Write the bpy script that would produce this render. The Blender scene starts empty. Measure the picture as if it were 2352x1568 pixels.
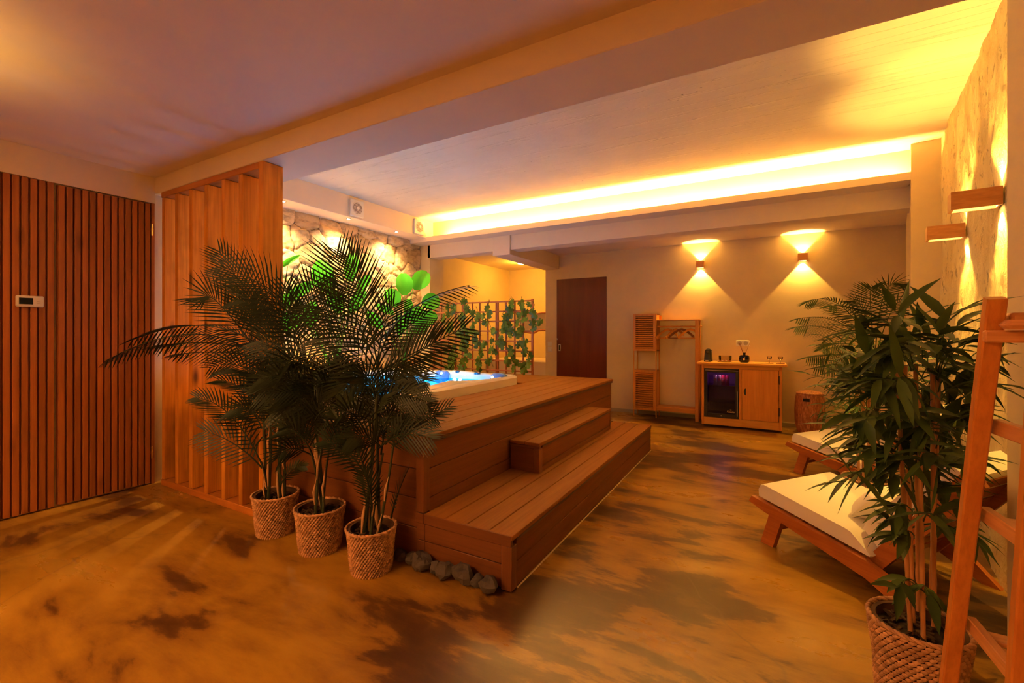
import bpy, math, random
import numpy as np
from mathutils import Vector, noise, Matrix
random.seed(7)
SC = bpy.context.scene
COL = SC.collection
PI = math.pi
# ------------------------------------------------------------------ camera calibration
FPX, YAW, HV, H = 1031.0, 0.5164, 761.5, 1.2
Fv = Vector((-math.sin(YAW), math.cos(YAW), 0)); Rv = Vector((math.cos(YAW), math.sin(YAW), 0))
def ray(u, v): return Fv + Rv*((u-1176)/FPX) - Vector((0, 0, (v-HV)/FPX))
def at(u, v, d): return Vector((0, 0, H)) + ray(u, v)*d
def at_z(u, v, z):
    r = ray(u, v); return Vector((0, 0, H)) + r*((z-H)/r.z)
def at_y(u, v, y):
    r = ray(u, v); return Vector((0, 0, H)) + r*(y/r.y)
def at_x(u, v, x):
    r = ray(u, v); return Vector((0, 0, H)) + r*(x/r.x)
cd = bpy.data.cameras.new('camera'); cam = bpy.data.objects.new('camera', cd); COL.objects.link(cam)
cam.location = (0, 0, H); cam.rotation_euler = (PI/2, 0, YAW)
cd.sensor_width = 36; cd.lens = FPX/2352*36; cd.shift_y = (HV-784)/2352; cd.clip_start = 0.02
SC.camera = cam
SC.view_settings.view_transform = 'Standard'; SC.view_settings.look = 'None'
SC.view_settings.gamma = 1; SC.view_settings.use_curve_mapping = False
SC.view_settings.exposure = 0.62
w = bpy.data.worlds.new('world'); SC.world = w; w.use_nodes = True
w.node_tree.nodes['Background'].inputs[0].default_value = (0.5, 0.3, 0.15, 1)
w.node_tree.nodes['Background'].inputs[1].default_value = 0.02

# ------------------------------------------------------------------ materials
def new_mat(name):
    m = bpy.data.materials.new(name); m.use_nodes = True
    nt = m.node_tree; b = nt.nodes['Principled BSDF']
    return m, nt, b
def plain(name, col, rough=0.5, metal=0.0, spec=0.5, emit=None, es=0):
    m, nt, b = new_mat(name)
    b.inputs['Base Color'].default_value = (*col, 1); b.inputs['Roughness'].default_value = rough
    b.inputs['Metallic'].default_value = metal; b.inputs['Specular IOR Level'].default_value = spec
    if emit:
        b.inputs['Emission Color'].default_value = (*emit, 1); b.inputs['Emission Strength'].default_value = es
    return m
def N(nt, t, **k):
    n = nt.nodes.new(t)
    for a, v in k.items(): setattr(n, a, v)
    return n
def coords(nt, scale=(1, 1, 1), kind='Object'):
    tc = N(nt, 'ShaderNodeTexCoord'); mp = N(nt, 'ShaderNodeMapping')
    mp.inputs['Scale'].default_value = scale
    nt.links.new(tc.outputs[kind], mp.inputs['Vector']); return mp.outputs['Vector']
def noise_n(nt, vec, scale, detail=4, rough=0.55, dist=0.0):
    n = N(nt, 'ShaderNodeTexNoise'); n.inputs['Scale'].default_value = scale; n.inputs['Detail'].default_value = detail
    n.inputs['Roughness'].default_value = rough; n.inputs['Distortion'].default_value = dist
    nt.links.new(vec, n.inputs['Vector']); return n.outputs['Fac']
def ramp(nt, fac, stops):
    r = N(nt, 'ShaderNodeValToRGB'); e = r.color_ramp.elements
    while len(e) < len(stops): e.new(0.5)
    for i, (p, c) in enumerate(stops):
        e[i].position = p; e[i].color = (*c, 1) if len(c) == 3 else c
    nt.links.new(fac, r.inputs['Fac']); return r.outputs['Color']
def mix(nt, a, b, fac, mode='MIX'):
    m = N(nt, 'ShaderNodeMix'); m.data_type = 'RGBA'; m.blend_type = mode
    for s, v in ((6, a), (7, b), (0, fac)):
        if hasattr(v, 'links') or hasattr(v, 'is_linked'): nt.links.new(v, m.inputs[s])
        else: m.inputs[s].default_value = (*v, 1) if isinstance(v, tuple) else v
    return m.outputs[2]
def bump(nt, b, h, strength=0.3, dist=0.01):
    n = N(nt, 'ShaderNodeBump'); n.inputs['Strength'].default_value = strength; n.inputs['Distance'].default_value = dist
    nt.links.new(h, n.inputs['Height']); nt.links.new(n.outputs['Normal'], b.inputs['Normal'])
def wood(name, c1, c2, axis='z', knots=0.0, rough=0.45, scale=1.0, island=0.25, grain=1.0, spec=0.4, dark=None):
    m, nt, b = new_mat(name)
    s = {'x': (0.6, 9, 9), 'y': (9, 0.6, 9), 'z': (9, 9, 0.6)}[axis]
    v = coords(nt, tuple(q*scale for q in s))
    f = noise_n(nt, v, 3.0, 5, 0.6, 0.6)
    c = ramp(nt, f, [(0.3, c1), (0.7, c2)])
    s2 = {'x': (1, 60, 60), 'y': (60, 1, 60), 'z': (60, 60, 1)}[axis]
    v2 = coords(nt, s2); f2 = noise_n(nt, v2, 2.0, 3, 0.6)
    c = mix(nt, c, tuple(q*0.55 for q in c1), ramp(nt, f2, [(0.45, (0, 0, 0)), (0.8, (0.45*grain,)*3)]))
    if knots > 0:
        s3 = {'x': (1.0, 3.2, 3.2), 'y': (3.2, 1.0, 3.2), 'z': (3.2, 3.2, 1.0)}[axis]
        v3 = coords(nt, tuple(q*2.2 for q in s3))
        vo = N(nt, 'ShaderNodeTexVoronoi'); vo.inputs['Scale'].default_value = 1.0
        nt.links.new(v3, vo.inputs['Vector'])
        c = mix(nt, c, dark or tuple(q*0.22 for q in c1), ramp(nt, vo.outputs['Distance'], [(0.06, (knots,)*3), (0.2, (0, 0, 0))]))
        bl = noise_n(nt, coords(nt, (2.5, 2.5, 1.4)), 1.6, 3, 0.6)
        c = mix(nt, c, tuple(q*0.45 for q in c1), ramp(nt, bl, [(0.5, (0, 0, 0)), (0.75, (knots*0.6,)*3)]))
    if island:
        g = N(nt, 'ShaderNodeNewGeometry')
        h = N(nt, 'ShaderNodeHueSaturation'); mr = N(nt, 'ShaderNodeMapRange')
        mr.inputs['To Min'].default_value = 1-island; mr.inputs['To Max'].default_value = 1+island
        nt.links.new(g.outputs['Random Per Island'], mr.inputs['Value']); nt.links.new(mr.outputs[0], h.inputs['Value'])
        nt.links.new(c, h.inputs['Color']); c = h.outputs['Color']
    nt.links.new(c, b.inputs['Base Color']); b.inputs['Roughness'].default_value = rough
    b.inputs['Specular IOR Level'].default_value = spec
    bump(nt, b, f2, 0.25*grain, 0.002)
    return m
def plaster(name, col, amt=0.08, bs=0.15, scale=40):
    m, nt, b = new_mat(name); v = coords(nt)
    f = noise_n(nt, v, 2.2, 5, 0.6)
    c = ramp(nt, f, [(0.3, tuple(q*(1-amt) for q in col)), (0.7, col)])
    nt.links.new(c, b.inputs['Base Color']); b.inputs['Roughness'].default_value = 0.75
    b.inputs['Specular IOR Level'].default_value = 0.25
    bump(nt, b, noise_n(nt, v, scale, 6, 0.65), bs, 0.004); return m

M = {}
M['wall'] = plaster('wall_plaster', (0.82, 0.66, 0.40), 0.10)
M['beam'] = plaster('beam_plaster', (0.86, 0.72, 0.55), 0.05, 0.08)
M['ceil'] = plaster('front_ceiling_plaster', (0.82, 0.70, 0.60), 0.06, 0.08)
def concrete_ceiling():
    m, nt, b = new_mat('board_marked_concrete'); v = coords(nt)
    vl = coords(nt, (0.28, 7.0, 1)); f = noise_n(nt, vl, 1.6, 3, 0.5, 0.05)
    lines = ramp(nt, f, [(0.485, (0, 0, 0)), (0.5, (1, 1, 1)), (0.515, (0, 0, 0))])
    c0 = ramp(nt, noise_n(nt, v, 1.6, 5, 0.6), [(0.3, (0.78, 0.70, 0.60)), (0.7, (0.88, 0.80, 0.69))])
    vo = N(nt, 'ShaderNodeTexVoronoi'); vo.inputs['Scale'].default_value = 22
    nt.links.new(coords(nt, (0.6, 1, 1)), vo.inputs['Vector'])
    spots = ramp(nt, vo.outputs['Distance'], [(0.06, (1, 1, 1)), (0.13, (0, 0, 0))])
    gate = ramp(nt, noise_n(nt, v, 1.4, 2, 0.5), [(0.56, (0, 0, 0)), (0.66, (1, 1, 1))])
    g = mix(nt, spots, gate, 1.0, 'MULTIPLY')
    c = mix(nt, c0, (0.25, 0.21, 0.18), g)
    nt.links.new(c, b.inputs['Base Color']); b.inputs['Roughness'].default_value = 0.7
    h = mix(nt, lines, noise_n(nt, v, 24, 5, 0.6), 0.22, 'MIX')
    bump(nt, b, h, 0.55, 0.02); return m
M['concrete'] = concrete_ceiling()
def floor_mat():
    m, nt, b = new_mat('polished_stained_concrete'); v = coords(nt)
    vs = coords(nt, (0.75, 2.0, 1))
    f1 = noise_n(nt, vs, 1.9, 7, 0.62, 0.25); f2 = noise_n(nt, v, 0.55, 3, 0.55, 0.4)
    mm = N(nt, 'ShaderNodeMath', operation='ADD'); mm2 = N(nt, 'ShaderNodeMath', operation='MULTIPLY'); mm2.inputs[1].default_value = 0.5
    nt.links.new(f1, mm.inputs[0]); nt.links.new(f2, mm.inputs[1]); nt.links.new(mm.outputs[0], mm2.inputs[0])
    c = ramp(nt, mm2.outputs[0], [(0.445, (0.060, 0.022, 0.006)), (0.478, (0.095, 0.038, 0.009)), (0.500, (0.23, 0.11, 0.016)), (0.56, (0.36, 0.19, 0.022)), (0.67, (0.46, 0.26, 0.032))])
    vo = N(nt, 'ShaderNodeTexVoronoi'); vo.feature = 'DISTANCE_TO_EDGE'; vo.inputs['Scale'].default_value = 0.42
    wv = N(nt, 'ShaderNodeVectorMath', operation='ADD'); nn = N(nt, 'ShaderNodeTexNoise'); nn.inputs['Scale'].default_value = 3
    ws = N(nt, 'ShaderNodeVectorMath', operation='SCALE'); ws.inputs['Scale'].default_value = 0.25
    nt.links.new(v, nn.inputs['Vector']); nt.links.new(nn.outputs['Color'], ws.inputs[0]); nt.links.new(v, wv.inputs[0]); nt.links.new(ws.outputs[0], wv.inputs[1]); nt.links.new(wv.outputs[0], vo.inputs['Vector'])
    cr = ramp(nt, vo.outputs['Distance'], [(0.0, (0.35, 0.35, 0.35)), (0.004, (0, 0, 0))])
    c = mix(nt, c, (0.12, 0.07, 0.04), cr)
    nt.links.new(c, b.inputs['Base Color'])
    r = ramp(nt, f1, [(0.3, (0.40,)*3), (0.7, (0.24,)*3)]); nt.links.new(r, b.inputs['Roughness'])
    b.inputs['Specular IOR Level'].default_value = 0.5
    bump(nt, b, noise_n(nt, v, 9, 6, 0.6), 0.06, 0.01); return m
M['floor'] = floor_mat()
def stone_mat():
    m, nt, b = new_mat('split_face_stone'); v = coords(nt)
    ae = N(nt, 'ShaderNodeAttribute', attribute_name='edge'); at_ = N(nt, 'ShaderNodeAttribute', attribute_name='tint')
    c = ramp(nt, at_.outputs['Fac'], [(0.0, (0.56, 0.38, 0.20)), (0.35, (0.74, 0.54, 0.30)), (0.7, (0.82, 0.64, 0.40)), (1.0, (0.70, 0.40, 0.15))])
    n1 = noise_n(nt, coords(nt, (1, 1, 2.2)), 9, 7, 0.65, 0.5)
    c = mix(nt, c, (0.34, 0.22, 0.12), ramp(nt, n1, [(0.45, (0, 0, 0)), (0.68, (0.75,)*3)]))
    c = mix(nt, c, (0.20, 0.12, 0.06), ramp(nt, ae.outputs['Fac'], [(0.05, (0.9, 0.9, 0.9)), (0.13, (0, 0, 0))]))
    nt.links.new(c, b.inputs['Base Color']); b.inputs['Roughness'].default_value = 0.85
    bump(nt, b, n1, 0.55, 0.02); return m
M['stone'] = stone_mat()
def rough_mat():
    m, nt, b = new_mat('rough_exposed_concrete'); v = coords(nt, (1, 1, 0.6))
    f = noise_n(nt, v, 4, 7, 0.65, 0.4)
    c = ramp(nt, f, [(0.3, (0.76, 0.58, 0.28)), (0.65, (0.92, 0.77, 0.44))])
    f2 = noise_n(nt, coords(nt, (1, 1, 0.75)), 13, 7, 0.72, 0.5)
    c = mix(nt, c, (0.34, 0.24, 0.13), ramp(nt, f2, [(0.57, (0, 0, 0)), (0.64, (0.85,)*3)]))
    nt.links.new(c, b.inputs['Base Color']); b.inputs['Roughness'].default_value = 0.9
    bump(nt, b, mix(nt, f2, f, 0.35), 1.0, 0.05); return m
M['rough'] = rough_mat()
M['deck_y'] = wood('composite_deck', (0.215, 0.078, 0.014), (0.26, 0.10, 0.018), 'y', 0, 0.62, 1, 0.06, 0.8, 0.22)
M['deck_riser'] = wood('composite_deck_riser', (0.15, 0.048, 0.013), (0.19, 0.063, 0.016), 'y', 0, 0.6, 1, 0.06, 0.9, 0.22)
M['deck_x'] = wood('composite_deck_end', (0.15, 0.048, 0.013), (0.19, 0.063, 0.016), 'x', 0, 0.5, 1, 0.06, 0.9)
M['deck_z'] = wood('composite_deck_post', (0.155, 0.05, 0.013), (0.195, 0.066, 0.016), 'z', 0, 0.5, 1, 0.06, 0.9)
M['pine'] = wood('knotty_pine', (0.60, 0.22, 0.025), (0.86, 0.38, 0.05), 'z', 1.0, 0.42, 0.7, 0.08, 1.0)
M['slat'] = wood('slat_wood', (0.36, 0.115, 0.03), (0.47, 0.165, 0.04), 'z', 0.5, 0.5, 1, 0.22, 0.8)
M['slatback'] = plain('slat_backing_board', (0.34, 0.09, 0.03), 0.7)
M['door'] = wood('dark_veneer_door', (0.13, 0.022, 0.008), (0.17, 0.032, 0.011), 'z', 0, 0.35, 0.5, 0, 0.5)
M['bamboowood'] = wood('bamboo_furniture', (0.62, 0.24, 0.04), (0.74, 0.32, 0.06), 'z', 0, 0.4, 1.5, 0.08, 0.7)
M['bamboowood_x'] = wood('bamboo_furniture_rail', (0.62, 0.24, 0.04), (0.74, 0.32, 0.06), 'x', 0, 0.4, 1.5, 0.08, 0.7)
M['cab'] = wood('pine_cabinet', (0.74, 0.28, 0.04), (0.86, 0.36, 0.06), 'z', 0.35, 0.4, 1, 0.05, 0.7)
M['cab_x'] = wood('pine_cabinet_rail', (0.74, 0.32, 0.05), (0.88, 0.43, 0.08), 'x', 0.3, 0.4, 1, 0.05, 0.7)
M['acacia'] = wood('oiled_acacia', (0.36, 0.10, 0.022), (0.50, 0.16, 0.034), 'x', 0.25, 0.35, 1, 0.08, 0.8)
M['ladder'] = wood('oiled_eucalyptus', (0.58, 0.19, 0.035), (0.72, 0.28, 0.055), 'z', 0.25, 0.35, 1.2, 0.08, 0.8)
M['ladder_y'] = wood('oiled_eucalyptus_rail', (0.62, 0.26, 0.09), (0.76, 0.36, 0.13), 'y', 0.2, 0.35, 1.2, 0.08, 0.8)
M['ladder_x'] = wood('oiled_eucalyptus_slat', (0.62, 0.26, 0.09), (0.76, 0.36, 0.13), 'x', 0.2, 0.35, 1.2, 0.08, 0.8)
M['trellis'] = wood('stained_trellis', (0.40, 0.13, 0.05), (0.5, 0.18, 0.07), 'z', 0, 0.5, 1, 0.08, 0.6)
M['sconce'] = wood('sconce_wood', (0.62, 0.28, 0.10), (0.75, 0.38, 0.15), 'x', 0, 0.4, 2, 0, 1)
M['cushion'] = plaster('cream_canvas', (0.86, 0.80, 0.70), 0.04, 0.15, 300)
M['white'] = plain('white_plastic', (0.78, 0.74, 0.68), 0.35)
M['grey'] = plain('grey_plastic', (0.45, 0.42, 0.38), 0.4)
M['screen'] = plain('dark_screen', (0.02, 0.022, 0.018), 0.15)
M['black'] = plain('black_plastic', (0.012, 0.011, 0.012), 0.28)
M['blackgloss'] = plain('black_glass_jar', (0.01, 0.008, 0.014), 0.08)
M['metal'] = plain('brushed_steel', (0.62, 0.58, 0.52), 0.28, 1)
M['brass'] = plain('brass', (0.75, 0.52, 0.22), 0.3, 1)
M['gold'] = plain('gold_print', (0.85, 0.62, 0.35), 0.4, 0.3)
M['soil'] = plaster('dark_bark_mulch', (0.035, 0.022, 0.014), 0.5, 0.9, 60)
M['bark'] = plaster('bark_chip', (0.075, 0.04, 0.02), 0.4, 0.5, 80)
M['sheath'] = wood('dry_palm_sheath', (0.42, 0.24, 0.11), (0.62, 0.40, 0.20), 'z', 0, 0.7, 2, 0.2, 1)
M['cane'] = wood('bamboo_cane', (0.42, 0.19, 0.07), (0.58, 0.29, 0.11), 'z', 0, 0.4, 1, 0.12, 0.6)
M['twig'] = plain('green_brown_twig', (0.10, 0.085, 0.03), 0.6)
def leaf(name, c1, c2, rough=0.45, trans=0.25, sc=7):
    m, nt, b = new_mat(name); v = coords(nt)
    g = N(nt, 'ShaderNodeNewGeometry')
    c = ramp(nt, g.outputs['Random Per Island'], [(0.0, c1), (1.0, c2)])
    c = mix(nt, c, tuple(q*0.7 for q in c1), ramp(nt, noise_n(nt, v, sc, 3), [(0.4, (0, 0, 0)), (0.7, (0.5,)*3)]))
    nt.links.new(c, b.inputs['Base Color']); b.inputs['Roughness'].default_value = rough
    b.inputs['Specular IOR Level'].default_value = 0.4
    if trans:
        t = N(nt, 'ShaderNodeBsdfTranslucent'); nt.links.new(c, t.inputs['Color'])
        ms = N(nt, 'ShaderNodeMixShader'); ms.inputs[0].default_value = trans
        nt.links.new(b.outputs[0], ms.inputs[1]); nt.links.new(t.outputs[0], ms.inputs[2])
        nt.links.new(ms.outputs[0], nt.nodes['Material Output'].inputs['Surface'])
    return m
M['palm'] = leaf('palm_leaf', (0.006, 0.018, 0.004), (0.014, 0.034, 0.008), 0.5, 0.04)
M['palmstem'] = plain('palm_stem', (0.03, 0.042, 0.014), 0.55)
M['bambooleaf'] = leaf('bamboo_leaf', (0.038, 0.080, 0.014), (0.10, 0.175, 0.030), 0.5, 0.15)
M['fern'] = leaf('fern_palm_leaf', (0.04, 0.075, 0.022), (0.07, 0.12, 0.03), 0.5, 0.2)
M['banana'] = leaf('broad_green_leaf', (0.05, 0.50, 0.02), (0.11, 0.66, 0.03), 0.4, 0.35, 3)
M['monstera'] = leaf('monstera_leaf', (0.06, 0.13, 0.012), (0.13, 0.26, 0.025), 0.45, 0.2)
def weave_mat():
    m, nt, b = new_mat('woven_water_hyacinth'); v = coords(nt)
    f = noise_n(nt, v, 30, 4, 0.6)
    g = N(nt, 'ShaderNodeNewGeometry')
    c = ramp(nt, f, [(0.3, (0.40, 0.20, 0.09)), (0.7, (0.70, 0.40, 0.19))])
    h = N(nt, 'ShaderNodeHueSaturation'); mr = N(nt, 'ShaderNodeMapRange'); mr.inputs['To Min'].default_value = 0.7; mr.inputs['To Max'].default_value = 1.2
    nt.links.new(g.outputs['Random Per Island'], mr.inputs['Value']); nt.links.new(mr.outputs[0], h.inputs['Value']); nt.links.new(c, h.inputs['Color'])
    nt.links.new(h.outputs['Color'], b.inputs['Base Color']); b.inputs['Roughness'].default_value = 0.6
    bump(nt, b, noise_n(nt, coords(nt, (1, 1, 6)), 60, 3), 0.4, 0.003); return m
M['weave'] = weave_mat()
M['weavedark'] = plain('basket_inner_shadow_fibre', (0.10, 0.05, 0.022), 0.8)
def hamper_mat():
    m, nt, b = new_mat('banana_bark_hamper'); v = coords(nt, (1, 1, 0.25))
    f = noise_n(nt, v, 60, 5, 0.7)
    c = ramp(nt, f, [(0.3, (0.16, 0.045, 0.018)), (0.5, (0.42, 0.14, 0.05)), (0.72, (0.75, 0.38, 0.18))])
    nt.links.new(c, b.inputs['Base Color']); b.inputs['Roughness'].default_value = 0.5; bump(nt, b, f, 0.6, 0.006); return m
M['hamper'] = hamper_mat()
M['rock'] = plaster('dark_basalt', (0.11, 0.095, 0.09), 0.5, 0.9, 50)
M['pebble'] = plaster('pale_pebble', (0.72, 0.66, 0.56), 0.2, 0.2, 30)
M['tub'] = plaster('acrylic_marble', (0.84, 0.76, 0.66), 0.10, 0.0); M['tub'].node_tree.nodes['Principled BSDF'].inputs['Roughness'].default_value = 0.22
M['tub'].node_tree.nodes['Principled BSDF'].inputs['Specular IOR Level'].default_value = 0.5
M['headrest'] = plain('blue_grey_headrest', (0.10, 0.20, 0.42), 0.35)
M['knob'] = plain('dark_grey_knob', (0.05, 0.05, 0.09), 0.3)
def water_mat():
    m = bpy.data.materials.new('pool_water'); m.use_nodes = True; nt = m.node_tree; nt.nodes.clear()
    o = N(nt, 'ShaderNodeOutputMaterial'); t = N(nt, 'ShaderNodeBsdfTransparent'); t.inputs[0].default_value = (0.10, 0.66, 1, 1)
    g = N(nt, 'ShaderNodeBsdfGlossy'); g.inputs['Roughness'].default_value = 0.03
    fr = N(nt, 'ShaderNodeFresnel'); fr.inputs['IOR'].default_value = 1.33
    v = coords(nt); n = noise_n(nt, v, 9, 4, 0.6, 1.0); bp = N(nt, 'ShaderNodeBump'); bp.inputs['Strength'].default_value = 0.6; bp.inputs['Distance'].default_value = 0.03
    nt.links.new(n, bp.inputs['Height']); nt.links.new(bp.outputs[0], g.inputs['Normal']); nt.links.new(bp.outputs[0], fr.inputs['Normal'])
    ms = N(nt, 'ShaderNodeMixShader'); ms.inputs[0].default_value = 0.10; nt.links.new(t.outputs[0], ms.inputs[1]); nt.links.new(g.outputs[0], ms.inputs[2])
    nt.links.new(ms.outputs[0], o.inputs[0]); return m
M['water'] = water_mat()
def glass_mat(name, tint=(0.95, 0.93, 0.9), ior=1.45):
    m = bpy.data.materials.new(name); m.use_nodes = True; nt = m.node_tree; nt.nodes.clear()
    o = N(nt, 'ShaderNodeOutputMaterial'); t = N(nt, 'ShaderNodeBsdfTransparent'); t.inputs[0].default_value = (*tint, 1)
    g = N(nt, 'ShaderNodeBsdfGlossy'); g.inputs['Roughness'].default_value = 0.05
    fr = N(nt, 'ShaderNodeFresnel'); fr.inputs['IOR'].default_value = ior
    ms = N(nt, 'ShaderNodeMixShader'); nt.links.new(fr.outputs[0], ms.inputs[0]); nt.links.new(t.outputs[0], ms.inputs[1]); nt.links.new(g.outputs[0], ms.inputs[2])
    nt.links.new(ms.outputs[0], o.inputs[0]); return m
M['glass'] = glass_mat('clear_glass', (0.9, 0.86, 0.8)); M['fridgeglass'] = glass_mat('smoked_fridge_glass', (0.42, 0.35, 0.42))
WARM = (1.0, 0.50, 0.11); YEL = (1.0, 0.56, 0.10)
M['led'] = plain('warm_led', (1, 0.8, 0.5), 0.5, emit=(1.0, 0.56, 0.12), es=520)
M['lens'] = plain('lamp_lens', (1, 0.9, 0.7), 0.5, emit=(1.0, 0.72, 0.28), es=12)
M['spotlens'] = plain('downlight_lens', (1, 0.95, 0.85), 0.5, emit=(1.0, 0.8, 0.5), es=60)
M['jet'] = plain('underwater_lens', (0.8, 0.95, 1), 0.3, emit=(0.45, 0.85, 1.0), es=9)
M['can_red'] = plain('pink_red_can', (0.75, 0.03, 0.10), 0.3); M['can_sil'] = plain('silver_can', (0.6, 0.55, 0.45), 0.35, 0.3)
M['can_badge'] = plain('red_can_badge', (0.7, 0.08, 0.05), 0.4); M['fridgein'] = plain('fridge_interior', (0.16, 0.10, 0.18), 0.5)
M['placemat'] = plain('olive_runner', (0.45, 0.33, 0.10), 0.7); M['coaster'] = plain('dark_red_coaster', (0.22, 0.05, 0.03), 0.5)
M['packet'] = plain('red_sachet', (0.45, 0.06, 0.03), 0.4); M['packet2'] = plain('cream_sachet', (0.8, 0.6, 0.4), 0.5)

# ------------------------------------------------------------------ mesh helpers
class MB:
    def __init__(s): s.v = []; s.f = []
    def add(s, vs, fs):
        o = len(s.v); s.v += [Vector(q) for q in vs]; s.f += [[i+o for i in f] for f in fs]; return s
    def box(s, x0, x1, y0, y1, z0, z1, bev=0.0):
        x0, x1 = sorted((x0, x1)); y0, y1 = sorted((y0, y1)); z0, z1 = sorted((z0, z1))
        b = min(bev, (x1-x0)*0.45, (y1-y0)*0.45, (z1-z0)*0.45)
        if b <= 0:
            vs = [(x, y, z) for z in (z0, z1) for y in (y0, y1) for x in (x0, x1)]
            return s.add(vs, [(0, 2, 3, 1), (4, 5, 7, 6), (0, 1, 5, 4), (2, 6, 7, 3), (0, 4, 6, 2), (1, 3, 7, 5)])
        def ring(z, i):
            return [(x0+i+c, y0+i, z) for c in (b,)] + [(x1-i-b, y0+i, z), (x1-i, y0+i+b, z), (x1-i, y1-i-b, z), (x1-i-b, y1-i, z), (x0+i+b, y1-i, z), (x0+i, y1-i-b, z), (x0+i, y0+i+b, z)]
        R = [ring(z0, b), ring(z0+b, 0), ring(z1-b, 0), ring(z1, b)]
        R[0] = [(x0+b, y0+b, z0), (x1-b, y0+b, z0), (x1-b, y0+b, z0), (x1-b, y1-b, z0), (x1-b, y1-b, z0), (x0+b, y1-b, z0), (x0+b, y1-b, z0), (x0+b, y0+b, z0)]
        R[3] = [(a, c, z1) for a, c, _ in R[0]]
        vs = sum(R, []); fs = [tuple(range(7, -1, -1)), tuple(range(24, 32))]
        for k in range(3):
            for i in range(8): fs.append((k*8+i, k*8+(i+1) % 8, (k+1)*8+(i+1) % 8, (k+1)*8+i))
        return s.add(vs, fs)
    def prism(s, poly, a, b, ext):
        """poly: list of 2D, a/b: axis vectors for the 2D coords (with origin), ext: extrusion vector; a=(origin,ax,ay)"""
        o, ax, ay = a
        n = len(poly); p0 = [Vector(o)+Vector(ax)*p[0]+Vector(ay)*p[1] for p in poly]; p1 = [q+Vector(ext) for q in p0]
        s.add(p0+p1, [tuple(range(n-1, -1, -1)), tuple(range(n, 2*n))]+[(i, (i+1) % n, n+(i+1) % n, n+i) for i in range(n)]); return s
    def tube(s, pts, r, n=8, cap=True):
        pts = [Vector(p) for p in pts]; m = len(pts); rs = r if isinstance(r, (list, tuple)) else [r]*m
        o = len(s.v); up = Vector((0.13, 0.21, 1)).normalized(); prev = None
        for i, p in enumerate(pts):
            t = (pts[min(i+1, m-1)]-pts[max(i-1, 0)]).normalized()
            a = (prev - t*prev.dot(t)) if prev is not None else t.cross(up if abs(t.dot(up)) < 0.95 else Vector((1, 0, 0)))
            a.normalize(); prev = a; b = t.cross(a)
            for k in range(n):
                an = 2*PI*k/n; s.v.append(p+(a*math.cos(an)+b*math.sin(an))*rs[i])
        for i in range(m-1):
            for k in range(n): s.f.append([o+i*n+k, o+i*n+(k+1) % n, o+(i+1)*n+(k+1) % n, o+(i+1)*n+k])
        if cap: s.f.append([o+k for k in range(n-1, -1, -1)]); s.f.append([o+(m-1)*n+k for k in range(n)])
        return s
    def bar(s, p, q, wa, wb, up=(0, 0, 1), bev=0.0):
        """rectangular bar p->q, wa along side, wb along up-ish"""
        p, q = Vector(p), Vector(q); t = (q-p).normalized(); a = t.cross(Vector(up)).normalized(); b = a.cross(t)
        c = min(bev, wa*0.4, wb*0.4)
        h, k = wa/2, wb/2
        sec = [(-h, -k), (h, -k), (h, k), (-h, k)] if c <= 0 else [(-h+c, -k), (h-c, -k), (h, -k+c), (h, k-c), (h-c, k), (-h+c, k), (-h, k-c), (-h, -k+c)]
        n = len(sec); v0 = [p+a*x+b*y for x, y in sec]; v1 = [q+a*x+b*y for x, y in sec]
        return s.add(v0+v1, [tuple(range(n)), tuple(range(2*n-1, n-1, -1))]+[(i, n+i, n+(i+1) % n, (i+1) % n) for i in range(n)])
    def lathe(s, prof, c=(0, 0, 0), n=32, cap0=False, cap1=False):
        o = len(s.v); c = Vector(c)
        for r, z in prof:
            for k in range(n): an = 2*PI*k/n; s.v.append(c+Vector((r*math.cos(an), r*math.sin(an), z)))
        for i in range(len(prof)-1):
            for k in range(n): s.f.append([o+i*n+k, o+i*n+(k+1) % n, o+(i+1)*n+(k+1) % n, o+(i+1)*n+k])
        if cap0: s.f.append([o+k for k in range(n-1, -1, -1)])
        if cap1: s.f.append([o+(len(prof)-1)*n+k for k in range(n)])
        return s
    def sphere(s, c, r, n=10, sc=(1, 1, 1)):
        pr = [(max(1e-4, math.sin(PI*i/n)), -math.cos(PI*i/n)) for i in range(n+1)]
        o = len(s.v); s.lathe(pr, (0, 0, 0), n*2)
        for i in range(o, len(s.v)): s.v[i] = Vector(c)+Vector((s.v[i].x*sc[0], s.v[i].y*sc[1], s.v[i].z*sc[2]))*r
        return s
    def obj(s, name, mat, parent=None, smooth=False, world=True):
        me = bpy.data.meshes.new(name)
        off = Vector((0, 0, 0))
        if world:
            p = parent
            while p is not None: off += p.location; p = p.parent
        me.from_pydata([tuple(v-off) for v in s.v], [], s.f); me.materials.append(mat); me.validate()
        import bmesh as _b
        if smooth:
            me.polygons.foreach_set('use_smooth', [True]*len(me.polygons))
            if smooth != 'all':
                try: me.set_sharp_from_angle(angle=math.radians(38))
                except Exception: pass
        me.update()
        o = bpy.data.objects.new(name, me); COL.objects.link(o)
        if parent is not None: o.parent = parent
        return o
def tag(o, label=None, cat=None, group=None, kind=None):
    if label: o['label'] = label
    if cat: o['category'] = cat
    if group: o['group'] = group
    if kind: o['kind'] = kind
    return o
def thing(name, label, cat, loc, group=None, rz=0):
    e = bpy.data.objects.new(name, None); COL.objects.link(e); e.empty_display_size = 0.05
    e.location = loc; e.rotation_euler = (0, 0, rz); return tag(e, label, cat, group)
def copy_tree(o, parent=None):
    c = o.copy(); COL.objects.link(c); c.parent = parent
    for ch in list(o.children): copy_tree(ch, c)
    return c
def struct(name, mb, mat, label, parent=None, smooth=False):
    o = mb.obj(name, mat, parent, smooth); tag(o, label, None, None, 'structure'); return o
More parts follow.
